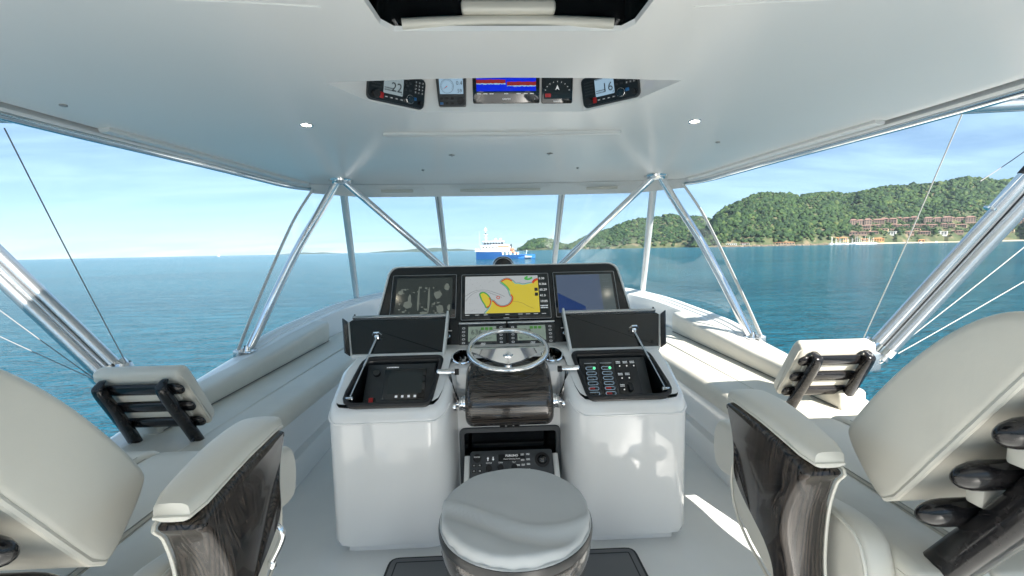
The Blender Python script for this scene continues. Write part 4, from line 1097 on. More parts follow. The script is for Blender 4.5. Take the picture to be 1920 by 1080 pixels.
# ------------------------------------------------------------------ windshield and its frames
ws = thing('windshield', 'clear acrylic windshield with white posts round the front of the bridge', 'windshield', (0, 0, 0))
P_OT = {s: Vector((s * 1.285, 3.60, 1.90)) for s in (-1, 1)}; P_OB = {s: Vector((s * 1.66, 4.93, .875)) for s in (-1, 1)}
P_CT = {s: Vector((s * .536, 3.69, 1.965)) for s in (-1, 1)}; P_CB = {s: Vector((s * .672, 5.55, .935)) for s in (-1, 1)}
def bar(p, q, w, d, mt, name, parent, n=Vector((0, -1, 0)), r=.01):
    a = (q - p).normalized(); x = a.cross(n).normalized(); y = x.cross(a)
    M = Matrix(((x.x, y.x, a.x, p.x), (x.y, y.y, a.y, p.y), (x.z, y.z, a.z, p.z), (0, 0, 0, 1)))
    b = MB(); L = (q - p).length; b.rbox((-w / 2, -d / 2, 0), (w / 2, d / 2, L), r, 3, M=M, edges=lambda e: abs(e.verts[0].co.z - e.verts[1].co.z) > L * .5)
    return b.build(name, mt, parent)
for s in (-1, 1):
    bar(P_OT[s], P_OB[s], .058, .05, 'gelcoat', 'post', ws, r=.018)
    o = bar(P_CT[s], P_CB[s], .052, .05, 'white_plastic', 'post', ws, r=.008)
    bar(P_CT[s] + Vector((0, -.03, -.01)), P_CB[s] + Vector((0, -.03, 0)), .010, .012, 'grey_plastic', 'post_track', o, r=.002)
    c = P_CT[s]; b = MB(); b.rbox((c.x - .026, c.y - .04, c.z - .075), (c.x + .026, c.y + .02, c.z - .01), .006, 2); b.build('post_clamp', 'white_plastic', o)
def pane(pts, name='pane'):
    b = MB(); n = Vector((pts[1] - pts[0])).cross(pts[-1] - pts[0]).normalized() * .004
    k = len(pts); b.add(list(pts) + [p + n for p in pts], [tuple(range(k)), tuple(range(2 * k - 1, k - 1, -1))] + [(i, (i + 1) % k, (i + 1) % k + k, i + k) for i in range(k)])
    return b.build(name, 'acrylic', ws, smooth=0)
def lerpv(a, b_, t): return a + (b_ - a) * t
pane([P_CT[-1], P_CT[1], P_CB[1], P_CB[-1]])
for s in (-1, 1): pane([P_OT[s], P_CT[s], P_CB[s], P_OB[s]])
for s in (-1, 1):
    # curved trailing edge of the side wing
    tr_ = catmull([(s * 1.45, 3.405, 1.895), (s * 1.556, 3.33, 1.69), (s * 1.625, 3.24, 1.483), (s * 1.694, 3.14, 1.246), (s * 1.75, 3.05, 1.04), (s * 1.79, 2.96, .858), (s * 1.811, 2.90, .744)], 4)
    base = [Vector((s * p.x, p.y, p.z + .02)) for p in half if 2.93 < p.y < 4.93 and p.x > 0]
    base = [Vector((p.x - s * .045, p.y, p.z + .01)) for p in base][::-1]      # from aft to forward
    n = len(tr_); B_ = []
    for i in range(n):
        f = i / (n - 1); A_ = tr_[i]; E_ = lerpv(P_OT[s], P_OB[s], f); row = []
        for j in range(9):
            g = j / 8; p = lerpv(A_, E_, g)
            if True:
                bulge = math.sin(math.pi * g) * (.02 + .14 * f); p = p + Vector((s * bulge, 0, 0))
            row.append(p)
        B_.append(row)
    b = MB(); b.loft(B_, closed=False, caps=False); b.build('wing_pane', 'acrylic', ws, smooth=60, fix=False)
    b = MB(); b.tube(tr_, .019, 8, flat=.35, upv=(0, -1, 0)); b.build('wing_edge', 'white_plastic', ws)
    b = MB(); q = tr_[-1]; b.rbox((q.x - .02, q.y - .02, q.z - .03), (q.x + .02, q.y + .05, q.z + .02), .006, 2); b.build('wing_foot', 'anodised', ws)
# valance under the front edge of the hardtop
vf = [(-1.47, 3.40), (-1.30, 3.475), (-1.02, 3.545), (-.6, 3.61), (0, 3.64), (.6, 3.61), (1.02, 3.545), (1.30, 3.475), (1.47, 3.40)]
vp = catmull([(x, y, 0) for x, y in vf], 5); secs = []
for p in vp:
    z = ceil_z(p.x, p.y); k = abs(p.x) / 1.47; dr = .096 - .012 * (k > .4) * 0 - .03 * max(0, (k - .75) / .25)
    secs.append([(p.x, p.y + .0, z - .002), (p.x, p.y + .012, z - dr * .3), (p.x, p.y + .03, z - dr), (p.x, p.y + .038, z - dr), (p.x, p.y + .022, z - .002)])
b = MB(); b.loft(secs); val = b.build('valance', 'white_plastic', ws)
for x0, x1 in ((-.97, -.72), (-.335, .335), (.72, .97)):
    q = []
    for k in range(7):
        x = x0 + (x1 - x0) * k / 6; y = float(np.interp(x, [p.x for p in vp], [p.y for p in vp])); z = ceil_z(x, y)
        q.append([(x, y + .006, z - .040), (x, y + .002, z - .042), (x, y + .006, z - .060), (x, y + .014, z - .062)])
    b = MB(); b.loft(q); b.build('valance_light', 'vinyl', val)
    m_ = [(x0 - .09, -.002), (x0 - .07, -.018), (x0 - .02, -.026), (x1 + .02, -.026), (x1 + .07, -.018), (x1 + .09, -.05)]
    pts = []
    for x, dz in m_:
        y = float(np.interp(x, [p.x for p in vp], [p.y for p in vp])); pts.append((x, y - .001 - dz * .3, ceil_z(x, y) + dz))
    b = MB(); b.tube(catmull(pts, 4), .003, 6); b.build('valance_bead', 'white_plastic', val)
# V shaped pipe frames carrying the hardtop
for s, w_ in ((-1, 'port'), (1, 'starboard')):
    t_ = thing('pipe_frame', 'polished V shaped pipe frame holding up the hardtop on the %s side' % w_, 'pipe frame', (s * 1.778, 2.965, .735))
    o0 = Vector(t_.location)
    ringc = Vector((s * 1.205, 3.325, ceil_z(1.205, 3.325)))
    leg = catmull([ringc + Vector((s * .03, -.01, -.015)), (s * 1.348, 3.25, 1.707), (s * 1.456, 3.18, 1.498), (s * 1.558, 3.12, 1.277), (s * 1.643, 3.05, 1.06), (s * 1.722, 3.0, .864), (s * 1.778, 2.965, .735)], 4)
    b = MB(); b.tube([p - o0 for p in leg], .0285, 16); b.build('leg', 'chrome', t_)
    e_ = Vector((s * .44, 3.615, 1.215))
    b = MB(); b.tube([ringc + Vector((-s * .03, .005, -.015)) - o0, e_ - o0], .0255, 16); b.build('leg', 'chrome', t_)
    b = MB(); b.lathe([(.0001, -.034), (.03, -.032), (.05, -.022), (.058, -.012), (.085, -.010), (.088, .002)], 30, 0, Matrix.Translation(ringc - o0)); b.build('ceiling_flange', 'chrome', t_)
    b = MB(); b.rbox((-.045, -.05, -.004), (.045, .05, .008), .004, 2); b.lathe([(.036, .006), (.032, .022), (.025, .04)], 24); b.build('foot_plate', 'chrome', t_)
    b = MB(); b.rbox((s * .44 - .04, 3.58, 1.20), (s * .44 + .04, 3.65, 1.212), .004, 2, M=Matrix.Translation(-o0)); b.build('foot_plate', 'chrome', t_)

# ------------------------------------------------------------------ benches
def sweep(sec, ys, xf=None):
    """sweep an (x,z) section along y"""
    out = []
    for y in ys:
        dx = xf(y) if xf else 0.0
        out.append([(x + dx, y, z) for x, z in sec])
    return out
def smooth_sec(pts, n=4): return [(p.x, p.y) for p in catmull([(x, z, 0) for x, z in pts], n, closed=True)]
def bench(s, w_):
    t_ = thing('bench_seat', 'long pale grey vinyl bench along the %s side with padded bolster' % w_, 'bench', (0, 0, 0))
    X = lambda pts: [(s * x, z) for x, z in pts]
    ys = [1.56 + (4.55 - 1.56) * k / 24 for k in range(25)]
    inx = lambda y: s * (-.012 * (y - 2.2) if y < 3.3 else -.0132 - .20 * (y - 3.3) ** 2)
    base = [(1.30, .48), (1.30, .20), (1.262, .185), (1.255, .165), (1.275, .002), (1.66, .002), (1.66, .48)]
    b = MB(); b.loft(sweep(X(base), ys)); b.build('base', 'gelcoat', t_, smooth=30)
    roll = smooth_sec([(1.165, .545), (1.178, .585), (1.215, .602), (1.335, .606), (1.352, .598), (1.352, .50), (1.30, .482), (1.20, .482), (1.172, .505)])
    b = MB(); b.loft(sweep(X(roll), ys, inx)); b.build('front_roll', 'vinyl', t_, smooth=70)
    seat = smooth_sec([(1.355, .596), (1.372, .606), (1.45, .610), (1.58, .606), (1.64, .60), (1.648, .50), (1.50, .485), (1.358, .485)])
    b = MB(); b.loft(sweep(X(seat), ys)); b.build('seat_cushion', 'vinyl', t_, smooth=70)
    b = MB(); b.tube([(s * 1.3535 + inx(y) * .6, y, .600) for y in ys], .0035, 6); b.build('seam_piping', 'seam', t_)
    ys2 = [1.93 + (3.86 - 1.93) * k / 20 for k in range(21)]
    bol = [(1.578, .610), (1.572, .645), (1.572, .685), (1.580, .708), (1.600, .718), (1.640, .722), (1.680, .722), (1.698, .712), (1.700, .66), (1.700, .56), (1.60, .56)]
    bs = smooth_sec(bol); c0 = (1.63, .64); secs = []
    for i, y in enumerate(ys2):
        rise = .060 * max(0, (y - 2.6)) - .03 * max(0, 2.6 - y)
        secs.append([(s * x, y, z + rise * (z > .60) * min(1, (z - .60) / .08)) for x, z in bs])
    def shrink(sec, k, dy): 
        cx_ = sum(p[0] for p in sec) / len(sec); cz_ = sum(p[2] for p in sec) / len(sec)
        return [(cx_ + (p[0] - cx_) * k, p[1] + dy, cz_ + (p[2] - cz_) * k) for p in sec]
    secs = [shrink(secs[0], .72, -.022), shrink(secs[0], .92, -.016)] + secs + [shrink(secs[-1], .92, .016), shrink(secs[-1], .72, .022)]
    b = MB(); b.loft(secs); b.build('bolster', 'vinyl', t_, smooth=60)
    b = MB(); b.tube([(s * 1.574, y, .614) for y in ys2], .003, 6); b.build('bolster_seam', 'seam', t_)
    # reclining back at the aft end
    dy_ = 0 if s > 0 else -.13
    A_, B_ = Vector((0, 1.985 + dy_, .680)), Vector((0, 1.845 + dy_, .918)); d = (B_ - A_).normalized()
    RM = frame((s * 1.49, A_.y, A_.z), (1, 0, 0), d); L = (B_ - A_).length
    # local: x athwart, y up the back, z towards the stern
    pr = smooth_sec([(-.012, .0), (-.02, -.03), (-.005, -.058), (.06, -.064), (L - .04, -.064), (L + .012, -.056), (L + .026, -.03), (L + .020, -.004), (L - .02, .004), (.1, .004)], 3)
    b = MB(); b.pillow(pr, -.172, .172, .020)
    b.v = [(x, y, z) for x, y, z in b.v]
    o1 = b.build('lounge_back', 'vinyl', t_, smooth=60); place(o1, RM)
    b = MB(); b.tube([(-.172, v, -.008) for v in (0, .08, .16, L - .01)] + [(-.155, L + .016, -.006), (.155, L + .016, -.006)] + [(.172, v, -.008) for v in (L - .01, .16, .08, 0)], .004, 6); b.build('back_piping', 'vinyl', o1)
    for i, v in enumerate((.028, .128, .232)):
        secs = []
        for f in (0, .004, .013, .028, .05, .08, .3, .5, .7, .92, .95, .972, .987, .996, 1):
            e_ = max(.05, math.sqrt(max(0, 1 - max(0, (.08 - f) / .08, (f - .92) / .08) ** 2)))
            secs.append([(-.178 + .356 * f, v + .029 * e_ * math.cos(a), .020 + .014 * e_ * math.sin(a)) for a in [6.2832 * j / 12 for j in range(12)]])
        b = MB(); b.loft(secs); place(b.build('back_slat', 'wood_dark', t_, smooth=60), RM)
    for v in (.078, .180):
        b = MB(); b.rbox((-.135, v - .022, .004), (.135, v + .022, .018), .004, 2); place(b.build('back_web', 'vinyl', t_), RM)
    for q in (-1, 1):
        path = catmull([(q * .120, L + .004, .026), (q * .120, L - .012, .046), (q * .121, .16, .050), (q * .126, .02, .052), (q * .134, -.11, .060), (q * .138, -.17, .068)], 5)
        secs = []
        for i, p in enumerate(path):
            w = .016 + .008 * min(1, i / 8)
            secs.append([(p.x + w * math.copysign(abs(math.cos(a)) ** .6, math.cos(a)), p.y, p.z + .018 * math.copysign(abs(math.sin(a)) ** .6, math.sin(a))) for a in [6.2832 * j / 12 for j in range(12)]])
        b = MB(); b.loft(secs); place(b.build('back_arm', 'wood_dark', t_, smooth=60), RM)
        b = MB(); b.prism([(q * .134 - .012, -.135), (q * .134 + .012, -.135), (q * .128 + .004, -.03), (q * .128 - .004, -.03)], .076, .082); br = place(b.build('arm_bracket', 'chrome', t_), RM)
        for k in range(3):
            b = MB(); b.lathe([(.0045, 0), (.004, .003), (.0001, .004)], 10, 0, Matrix.Translation((q * .132, -.115 + k * .03, .082))); b.build('bracket_bolt', 'charcoal', br)
    return t_
bench(-1, 'port'); bench(1, 'starboard')

# ------------------------------------------------------------------ helm chairs
def chair(s, dy, label):
    t_ = thing('helm_chair', label, 'chair', (s * .97, 1.0 + dy, 0))
    O = Vector((s * .97, 1.0 + dy, 0))
    def mk(mb, name, mt, smooth=40, parent=t_):
        mb.v = [(s * x - O.x, y + dy - O.y, z) for x, y, z in mb.v]
        return mb.build(name, mt, parent, smooth=smooth)
    # seat: rounded box cushions with a rolled front
    pr = smooth_sec([(.70, .69), (.695, .77), (.73, .795), (.9, .80), (1.15, .803), (1.36, .80), (1.425, .778), (1.445, .72), (1.435, .65), (1.39, .62), (1.2, .65), (.8, .655)], 3)
    b = MB(); b.pillow(pr, .858, 1.112, .016, seg=4); seat = mk(b, 'seat_cushion', 'vinyl', 70)
    prb = [(y, z + .006 * (z > .7)) for y, z in pr]
    for x0, x1 in ((.708, .857), (1.113, 1.262)):
        b = MB(); b.pillow(prb, x0, x1, .022, seg=5); mk(b, 'seat_bolster', 'vinyl', 70)
    for xx in (.846, .869, 1.101, 1.124):
        b = MB(); b.tube([(xx, y, .8035 if .86 < xx < 1.11 else .8085) for y in [.76 + .58 * k / 8 for k in range(9)]], .0013, 5); mk(b, 'stitch_line', 'stitch', parent=seat)
    pr = smooth_sec([(.72, .50), (.715, .66), (.9, .665), (1.2, .66), (1.32, .64), (1.30, .56), (1.15, .50)], 3)
    b = MB(); b.pillow(pr, .70, 1.28, .03); mk(b, 'seat_base', 'vinyl', 60)
    for q in (.68, 1.30):
        # padded inner sides of the shell
        pr = smooth_sec([(.73, .56), (.74, .78), (.80, .84), (.95, .82), (1.12, .80), (1.2, .74), (1.16, .6), (.95, .52)], 3)
        b = MB(); b.pillow(pr, q - .035, q + .035, .022); sd = mk(b, 'side_cushion', 'vinyl', 60)
        b = MB(); b.tube([(q - .036 if q < 1 else q + .036, y, z) for y, z in [(p[0], p[1]) for p in pr]], .004, 6, closed=True); mk(b, 'side_piping', 'vinyl', parent=sd)
    for q, nm in ((.600, 0), (1.38, 1)):
        pr = [(p.x, p.y) for p in catmull([(1.122, .968, 0), (1.12, .945, 0), (1.08, .905, 0), (1.048, .862, 0), (1.032, .805, 0), (.995, .768, 0), (.945, .742, 0), (.895, .712, 0), (.868, .66, 0), (.86, .52, 0), (.775, .50, 0), (.79, .66, 0), (.802, .76, 0), (.797, .86, 0), (.778, .93, 0), (.760, .965, 0), (.85, .978, 0), (1.0, .980, 0)], 4, closed=True)]
        b = MB(); b.pillow(pr, q - .037, q + .037, .014, seg=4); b.v = [(x + ((-.020 if q < 1 else .020) * math.exp(-((z - .83) / .085) ** 2) if (x - q) * (-1 if q < 1 else 1) > .01 else 0), y, z) for x, y, z in b.v]; b.v = [(x + (q < 1 and 1 or -1) * (y - .98) * .12, y, z) for x, y, z in b.v]; ap = mk(b, 'arm_panel', 'wood_grain_upright', 40)
        path = [(q + .037 + (q < 1 and 1 or -1) * (y - .98) * .12, y, z) for y, z in pr]
        b = MB(); b.tube(path, .0032, 6, closed=True); mk(b, 'panel_piping', 'vinyl', parent=ap)
        # pad on top, wider in the middle, tapering forward
        secs = []
        for k in range(13):
            f = k / 12; y = .752 + .392 * f; sh = (q < 1 and 1 or -1) * ((y - .98) * .12 + .002)
            w = float(np.interp(f, [0, .3, .6, .85, 1], [.036, .044, .049, .046, .034]))
            h = .040 - .004 * f; zc = .972 + .016 * math.sin(math.pi * f * .95) - .016 * max(0, (f - .78) / .22) ** 2
            e = 1.0 if 0 < k < 12 else .8
            sec = []
            for j in range(16):
                a = 2 * math.pi * j / 16; c, sn = math.cos(a), math.sin(a)
                sec.append((q + sh + w * e * math.copysign(abs(c) ** .55, c), y, zc + h * .5 + h * .5 * e * math.copysign(abs(sn) ** .6, sn)))
            secs.append(sec)
        b = MB(); b.loft(secs); pd = mk(b, 'arm_pad', 'vinyl', 70)
        pp = []
        for k in list(range(13)): pp.append((secs[k][8][0] + .002, secs[k][8][1], secs[k][8][2] - .008))
        for k in list(range(12, -1, -1)): pp.append((secs[k][0][0] - .002, secs[k][0][1], secs[k][0][2] - .008))
        b = MB(); b.tube(pp, .004, 6, closed=True); mk(b, 'pad_piping', 'vinyl', parent=pd)
    # back: thick pad, slats and two wooden uprights
    pr = [(p.x, p.y) for p in catmull([(.845, .925, 0), (.878, .968, 0), (.880, 1.005, 0), (.822, 1.095, 0), (.755, 1.180, 0), (.69, 1.245, 0), (.63, 1.285, 0), (.575, 1.295, 0), (.545, 1.275, 0), (.562, 1.225, 0), (.625, 1.125, 0), (.70, 1.005, 0), (.765, .90, 0), (.80, .885, 0)], 4, closed=True)]
    b = MB(); b.pillow(pr, .715, 1.265, .016, seg=4); bk = mk(b, 'back_pad', 'vinyl', 70)
    for xx in (.722, 1.258):
        b = MB(); b.tube([(xx, y - .002, z - .004) for y, z in [(.562, 1.235), (.60, 1.175), (.64, 1.11), (.69, 1.03), (.73, .965), (.765, .91), (.79, .892)]], .0065, 8); mk(b, 'back_piping', 'vinyl', parent=bk)
    dirb = Vector((0, -.47, .88)).normalized()
    for (y, z) in ((.705, .922), (.652, 1.020), (.598, 1.116)):
        secs = []
        for f in (0, .004, .013, .028, .05, .08, .3, .5, .7, .92, .95, .972, .987, .996, 1):
            x = .690 + .60 * f; e = max(.05, math.sqrt(max(.0, 1 - max(0, (.08 - f) / .08, (f - .92) / .08) ** 2)))
            sec = []
            for j in range(14):
                a = 2 * math.pi * j / 14
                u_, w_ = .030 * e * math.cos(a), .021 * e * math.sin(a)
                sec.append((x, y - .012 + dirb.y * u_ - .88 * w_ * 1.0, z - .004 + dirb.z * u_ - .47 * w_))
            secs.append(sec)
        b = MB(); b.loft(secs); mk(b, 'back_slat', 'wood_dark', 70)
    for (y, z) in ((.665, .967), (.612, 1.064), (.56, 1.155)):
        b = MB(); b.rbox((.765, y - .010, z - .022), (1.215, y + .020, z + .022), .006, 2); mk(b, 'back_web', 'vinyl')
    for q in (.788, 1.192):
        path = catmull([(q, .93, .50), (q, .865, .615), (q, .79, .735), (q, .712, .865), (q, .640, .985), (q, .588, 1.085), (q, .560, 1.165), (q, .550, 1.20)], 5)
        secs = []
        for i, p in enumerate(path):
            d = (path[min(i + 1, len(path) - 1)] - path[max(i - 1, 0)]).normalized(); nn = Vector((0, d.z, -d.y)); f = i / (len(path) - 1)
            hw, hd = .036 - .008 * f, .036 - .014 * f
            if i == len(path) - 1: hw, hd = hw * .6, hd * .6
            sec = []
            for j in range(14):
                a = 2 * math.pi * j / 14; c, sn = math.cos(a), math.sin(a)
                sec.append(p + Vector((hw * math.copysign(abs(c) ** .6, c), 0, 0)) + nn * (hd * math.copysign(abs(sn) ** .6, sn)) - nn * .030)
            secs.append(sec)
        b = MB(); b.loft(secs); up_ = mk(b, 'back_upright', 'wood_dark', 60)
        xx = q - .039 if q < 1 else q + .039
        b = MB(); pts = [Vector((xx, .80, .60)), Vector((xx, .862, .625)), Vector((xx, .765, .765)), Vector((xx, .752, .758))]
        b.add([p + Vector((-.004, 0, 0)) for p in pts] + [p + Vector((.004, 0, 0)) for p in pts], [(0, 1, 2, 3), (7, 6, 5, 4), (0, 4, 5, 1), (1, 5, 6, 2), (2, 6, 7, 3), (3, 7, 4, 0)]); mk(b, 'upright_bracket', 'chrome', 20, parent=up_)
    # lever, pedestal
    b = MB(); b.tube(catmull([(.68, 1.10, .735), (.62, 1.10, .735), (.597, 1.10, .728), (.592, 1.10, .70), (.622, 1.10, .640)], 6), .0085, 12); lv = mk(b, 'recline_lever', 'chrome') if s < 0 else None
    b = MB(); b.lathe([(.0001, -.02), (.010, -.018), (.011, -.006), (.0085, 0)], 12, 0, Matrix.Translation((.620, 1.10, .646))); mk(b, 'lever_tip', 'chrome', parent=lv) if s < 0 else None
    b = MB(); b.lathe([(.20, .002), (.20, .02), (.12, .035), (.075, .06), (.07, .42), (.11, .47), (.20, .50)], 36, 0, Matrix.Translation((.99, 1.0, 0))); mk(b, 'pedestal', 'chrome')
    return t_
chair(-1, -.085, 'pale vinyl helm chair with dark wood arms on the port side')
chair(1, 0.0, 'pale vinyl helm chair with dark wood arms on the starboard side')

# ------------------------------------------------------------------ stool and floor mat
st = thing('helm_stool', 'round stool with wooden bowl seat under a wrinkled grey cover, before the console', 'stool', (-.012, 1.070, .012))
b = MB(); b.lathe([(.0001, .50), (.10, .505), (.155, .53), (.186, .575), (.196, .625), (.197, .668), (.192, .676), (.18, .67)], 56); b.build('seat_bowl', 'wood_grain_across', st, smooth=60)
b = MB(); b.lathe([(.195, .660), (.2005, .664), (.2015, .676), (.1995, .686), (.193, .688)], 56); b.build('bowl_rim', 'black_satin', st)
NR, NA = 26, 96; vs = []
for i in range(NR):
    f = i / (NR - 1)
    for k in range(NA):
        a = 2 * math.pi * k / NA
        r_ = .1935 * math.sin(min(1, f * 1.08) * math.pi / 2) if f < .93 else .1935 + .001 * (f - .93)
        z_ = .724 - .010 * f ** 2 - .034 * max(0, (f - .74) / .26) ** 2.0
        x, y = r_ * math.cos(a), r_ * math.sin(a)
        # slack cloth: one long fold sagging across the near side and small puckers round the edge
        fold = y + .085 + .045 * math.sin(x * 11 + .6) - .25 * (x - .02) ** 2 * 4
        z_ += -.013 * math.exp(-((fold + .016) / .026) ** 2) + .009 * math.exp(-((fold - .016) / .014) ** 2)
        z_ += .0028 * noise.noise((x * 13, y * 13, 2.0)) * (1 if f < .95 else 0)
        pk = max(0, (f - .70) / .30); r2 = 1 + .008 * pk * math.sin(a * 23 + 2 * math.sin(3 * a)) + .006 * pk * noise.noise((3 * math.cos(a), 3 * math.sin(a), 1))
        vs.append((x * r2, y * r2, z_))
fs = [(i * NA + k, i * NA + (k + 1) % NA, (i + 1) * NA + (k + 1) % NA, (i + 1) * NA + k) for i in range(NR - 1) for k in range(NA)]
b = MB(); b.add(vs, fs); m_ = mat('cover_cloth', (0.47, 0.48, 0.475), 0.6); t = tex(m_, scale=14, detail=5); bump(m_, t.outputs[0], .12, .006); t = tex(m_, scale=500, detail=1); bump(m_, t.outputs[0], .1, .001)
b.build('seat_cover', 'cover_cloth', st, smooth=80)
b = MB(); b.tube([(.1945 * math.cos(a), .1945 * math.sin(a), .686 + .001 * math.sin(9 * a)) for a in [2 * math.pi * k / 64 for k in range(64)]], .004, 6, closed=True); b.build('cover_hem', 'cover_cloth', st)
b = MB(); b.lathe([(.16, .012), (.16, .03), (.06, .05), (.045, .08), (.045, .46), (.09, .50), (.10, .51)], 36); b.build('pedestal', 'chrome', st)
mt = thing('helm_mat', 'grey foam floor mat with black border line in front of the console', 'mat', (0, 1.3, 0))
o_ = roundpoly([(-.60, -.62), (.60, -.62), (.56, .545), (-.56, .545)], .045)
b = MB(); b.prism(o_, .001, .013); b.build('mat_edge', 'black_rubber', mt)
b = MB(); b.prism(offset_poly(o_, .012), .012, .0165); b.build('mat_pad', 'mat_grey', mt)
i0 = offset_poly(o_, .034); i1 = offset_poly(o_, .040); k = len(i0)
b = MB(); b.add([(p[0], p[1], .0175) for p in i0] + [(p[0], p[1], .0175) for p in i1], [(i, (i + 1) % k, (i + 1) % k + k, i + k) for i in range(k)]); b.build('mat_line', 'black_rubber', mt, smooth=0, fix=False)

# ------------------------------------------------------------------ outriggers and their lines
def outrigger(s, w_):
    base = Vector((s * 1.99, 2.235, .80)); tip_dir = (Vector((s * 2.40, 1.955 + (.12 if s < 0 else 0), 1.62 - (.14 if s < 0 else 0))) - base).normalized()
    t_ = thing('outrigger', 'polished twin tube outrigger pole raked out over the %s rail' % w_, 'outrigger', base)
    side = tip_dir.cross(Vector((.67 * s, .74, -.2))).normalized() * (-.75 if s > 0 else .75)
    L = 5.2
    b = MB(); b.tube([Vector((0, 0, 0)), tip_dir * L], [.031, .025], 18); b.build('main_tube', 'anodised', t_)
    o2 = side * .082
    b = MB(); b.tube([o2, o2 + tip_dir * L], [.031, .025], 18); b.build('brace_tube', 'anodised', t_)
    o3 = side * .041 + tip_dir.cross(side) * .034
    b = MB(); b.tube([o3, o3 + tip_dir * L], .009, 10); b.build('halyard_tube', 'anodised', t_)
    for q in (.05, 1.9, 3.0):
        b = MB(); b.tube([o2 * .5 + tip_dir * (q - .02) - o2 * .0, o2 * .5 + tip_dir * (q + .02)], .082, 20, flat=.48, upv=side); b.build('tube_clamp', 'chrome', t_)
    if s > 0:
        c = tip_dir * 1.06 - side * .026
        b = MB(); b.tube([c - tip_dir * .20, c - tip_dir * .02], .021, 14); b.build('sleeve', 'chrome', t_)
        b = MB(); b.tube([c - tip_dir * .205, c - tip_dir * .195], .033, 16); b.build('sleeve_collar', 'chrome', t_)
        b = MB(); b.tube([c - tip_dir * .02, c + tip_dir * .015], .024, 14); b.build('sleeve_ring', 'black_rubber', t_)
        f_ = tip_dir.cross(side)
        b = MB()
        for q in (-1, 1): b.tube([c + tip_dir * .0 + f_ * .016 * q, c + tip_dir * .07 + f_ * .018 * q, c + tip_dir * .12 + f_ * .014 * q], [.016, .016, .010], 10)
        b.build('jaw', 'chrome', t_)
        b = MB(); b.tube([c + tip_dir * .06 - f_ * .034, c + tip_dir * .06 + f_ * .034], .009, 12); b.build('jaw_pin', 'chrome', t_)
        b = MB(); b.tube([c + tip_dir * .10 - side * .0, c + tip_dir * .15 + side * .03, c + tip_dir * .13 + side * .055], .010, 10); b.build('shackle', 'chrome', t_)
    # seat on the coaming side
    b = MB(); b.rbox((-.06 - s * .03, -.06, -.10), (.06 - s * .03, .06, .02), .02, 3); b.lathe([(.05, 0), (.045, .04), (.036, .06)], 20); b.build('base_socket', 'anodised', t_)
    b = MB(); b.tube([Vector((-s * .16, 0, -.16)), Vector((0, 0, -.07))], .03, 12); b.build('base_arm', 'anodised', t_)
    return base, tip_dir
RIG = {s: outrigger(s, w_) for s, w_ in ((-1, 'port'), (1, 'starboard'))}
def line_(p, q, r_, mt, label):
    b = MB(); b.tube([p.lerp(q, k / 6) - Vector((0, 0, .012 * math.sin(math.pi * k / 6))) for k in range(7)], r_, 6)
    tag(b.build('rigging_line', mt), label, 'line')
def atx(px, py, X):
    d = ray(px, py); return EYE + d * ((X - EYE.x) / d.x)
line_(atx(240, 687, -1.97), atx(8, 240, -1.86), .0024, 'cord_grey', 'thin dark line from port hardtop edge down to the outrigger foot')
line_(atx(212, 735, -1.97), atx(-200, 430, -3.2), .0024, 'cord_grey', 'thin dark line just below the port outrigger pole')
line_(atx(200, 722, -1.97) , atx(-300, 485, -3.6), .0024, 'cord_grey', 'lowest thin dark line on the port side')
line_(atx(1614, 645, 1.97), atx(1804, 214, 1.84), .0024, 'cord_white', 'thin line from starboard hardtop edge down to the outrigger foot')
line_(atx(1650, 676, 2.0), atx(2120, 300, 3.3), .0024, 'cord_white', 'pale line running just below the starboard outrigger pole')
line_(atx(1650, 682, 2.0), atx(2200, 360, 3.6), .0024, 'cord_white', 'lowest pale line on the starboard side')
line_(atx(1838, 340, 2.3), atx(2010, 215, 2.9), .0024, 'cord_grey', 'short dark line rising from the starboard outrigger fitting')
for s, w_ in ((-1, 'port'), (1, 'starboard')):
    t_ = thing('spreader_tube', 'polished tube pair reaching out from the %s hardtop edge' % w_, 'spreader', (s * 1.74, 1.80, 1.950))
    for k, dz in enumerate((0, .05)):
        b = MB(); b.tube([(0, 0, dz), (s * 1.6, -.05, dz + .05)], .024, 14); b.build('tube', 'anodised', t_)
    b = MB(); b.rbox((-.03, -.03, -.03), (.03, .03, .08), .008, 2); b.build('end_fitting', 'anodised', t_)

# ------------------------------------------------------------------ the ship at anchor
mat('ship_blue', (0.012, 0.07, 0.22), 0.4); mat('ship_bright_blue', (0.005, 0.13, 0.42), 0.4); mat('ship_white', (0.78, 0.78, 0.76), 0.4); mat('ship_orange', (0.62, 0.20, 0.11), 0.5); mat('ship_glass', (0.02, 0.025, 0.03), 0.1); mat('ship_grey', (0.25, 0.30, 0.36), 0.5); mat('boot_red', (0.12, 0.03, 0.03), 0.6)
mid_ = at(947, horizon_py(947), 283)
ship = thing('expedition_ship', 'blue hulled expedition ship with white upperworks anchored beyond the console', 'ship', Matrix.Translation((mid_.x, 283, SEA_Z)) @ Matrix.Rotation(R(5), 4, 'Z'))
def sec(x, hb, zt, flare=.75):
    return [(x, -hb, zt), (x, -hb * (.5 + .5 * flare), zt * .45), (x, -hb * flare * .85, -.6), (x, 0, -1.2), (x, hb * flare * .85, -.6), (x, hb * (.5 + .5 * flare), zt * .45), (x, hb, zt)]
st_ = [(-19.2, .15, 5.2, .2), (-17.5, 1.3, 5.1, .35), (-14, 2.8, 5.0, .6), (-9, 3.8, 4.9, .8), (-2.8, 4.0, 4.8, .9), (-2.2, 4.0, 2.6, .9), (8, 4.0, 2.4, .9), (19.3, 3.7, 2.4, .85)]
b = MB(); b.loft([sec(*q) for q in st_], closed=True); b.build('hull', 'ship_blue', ship, smooth=30)
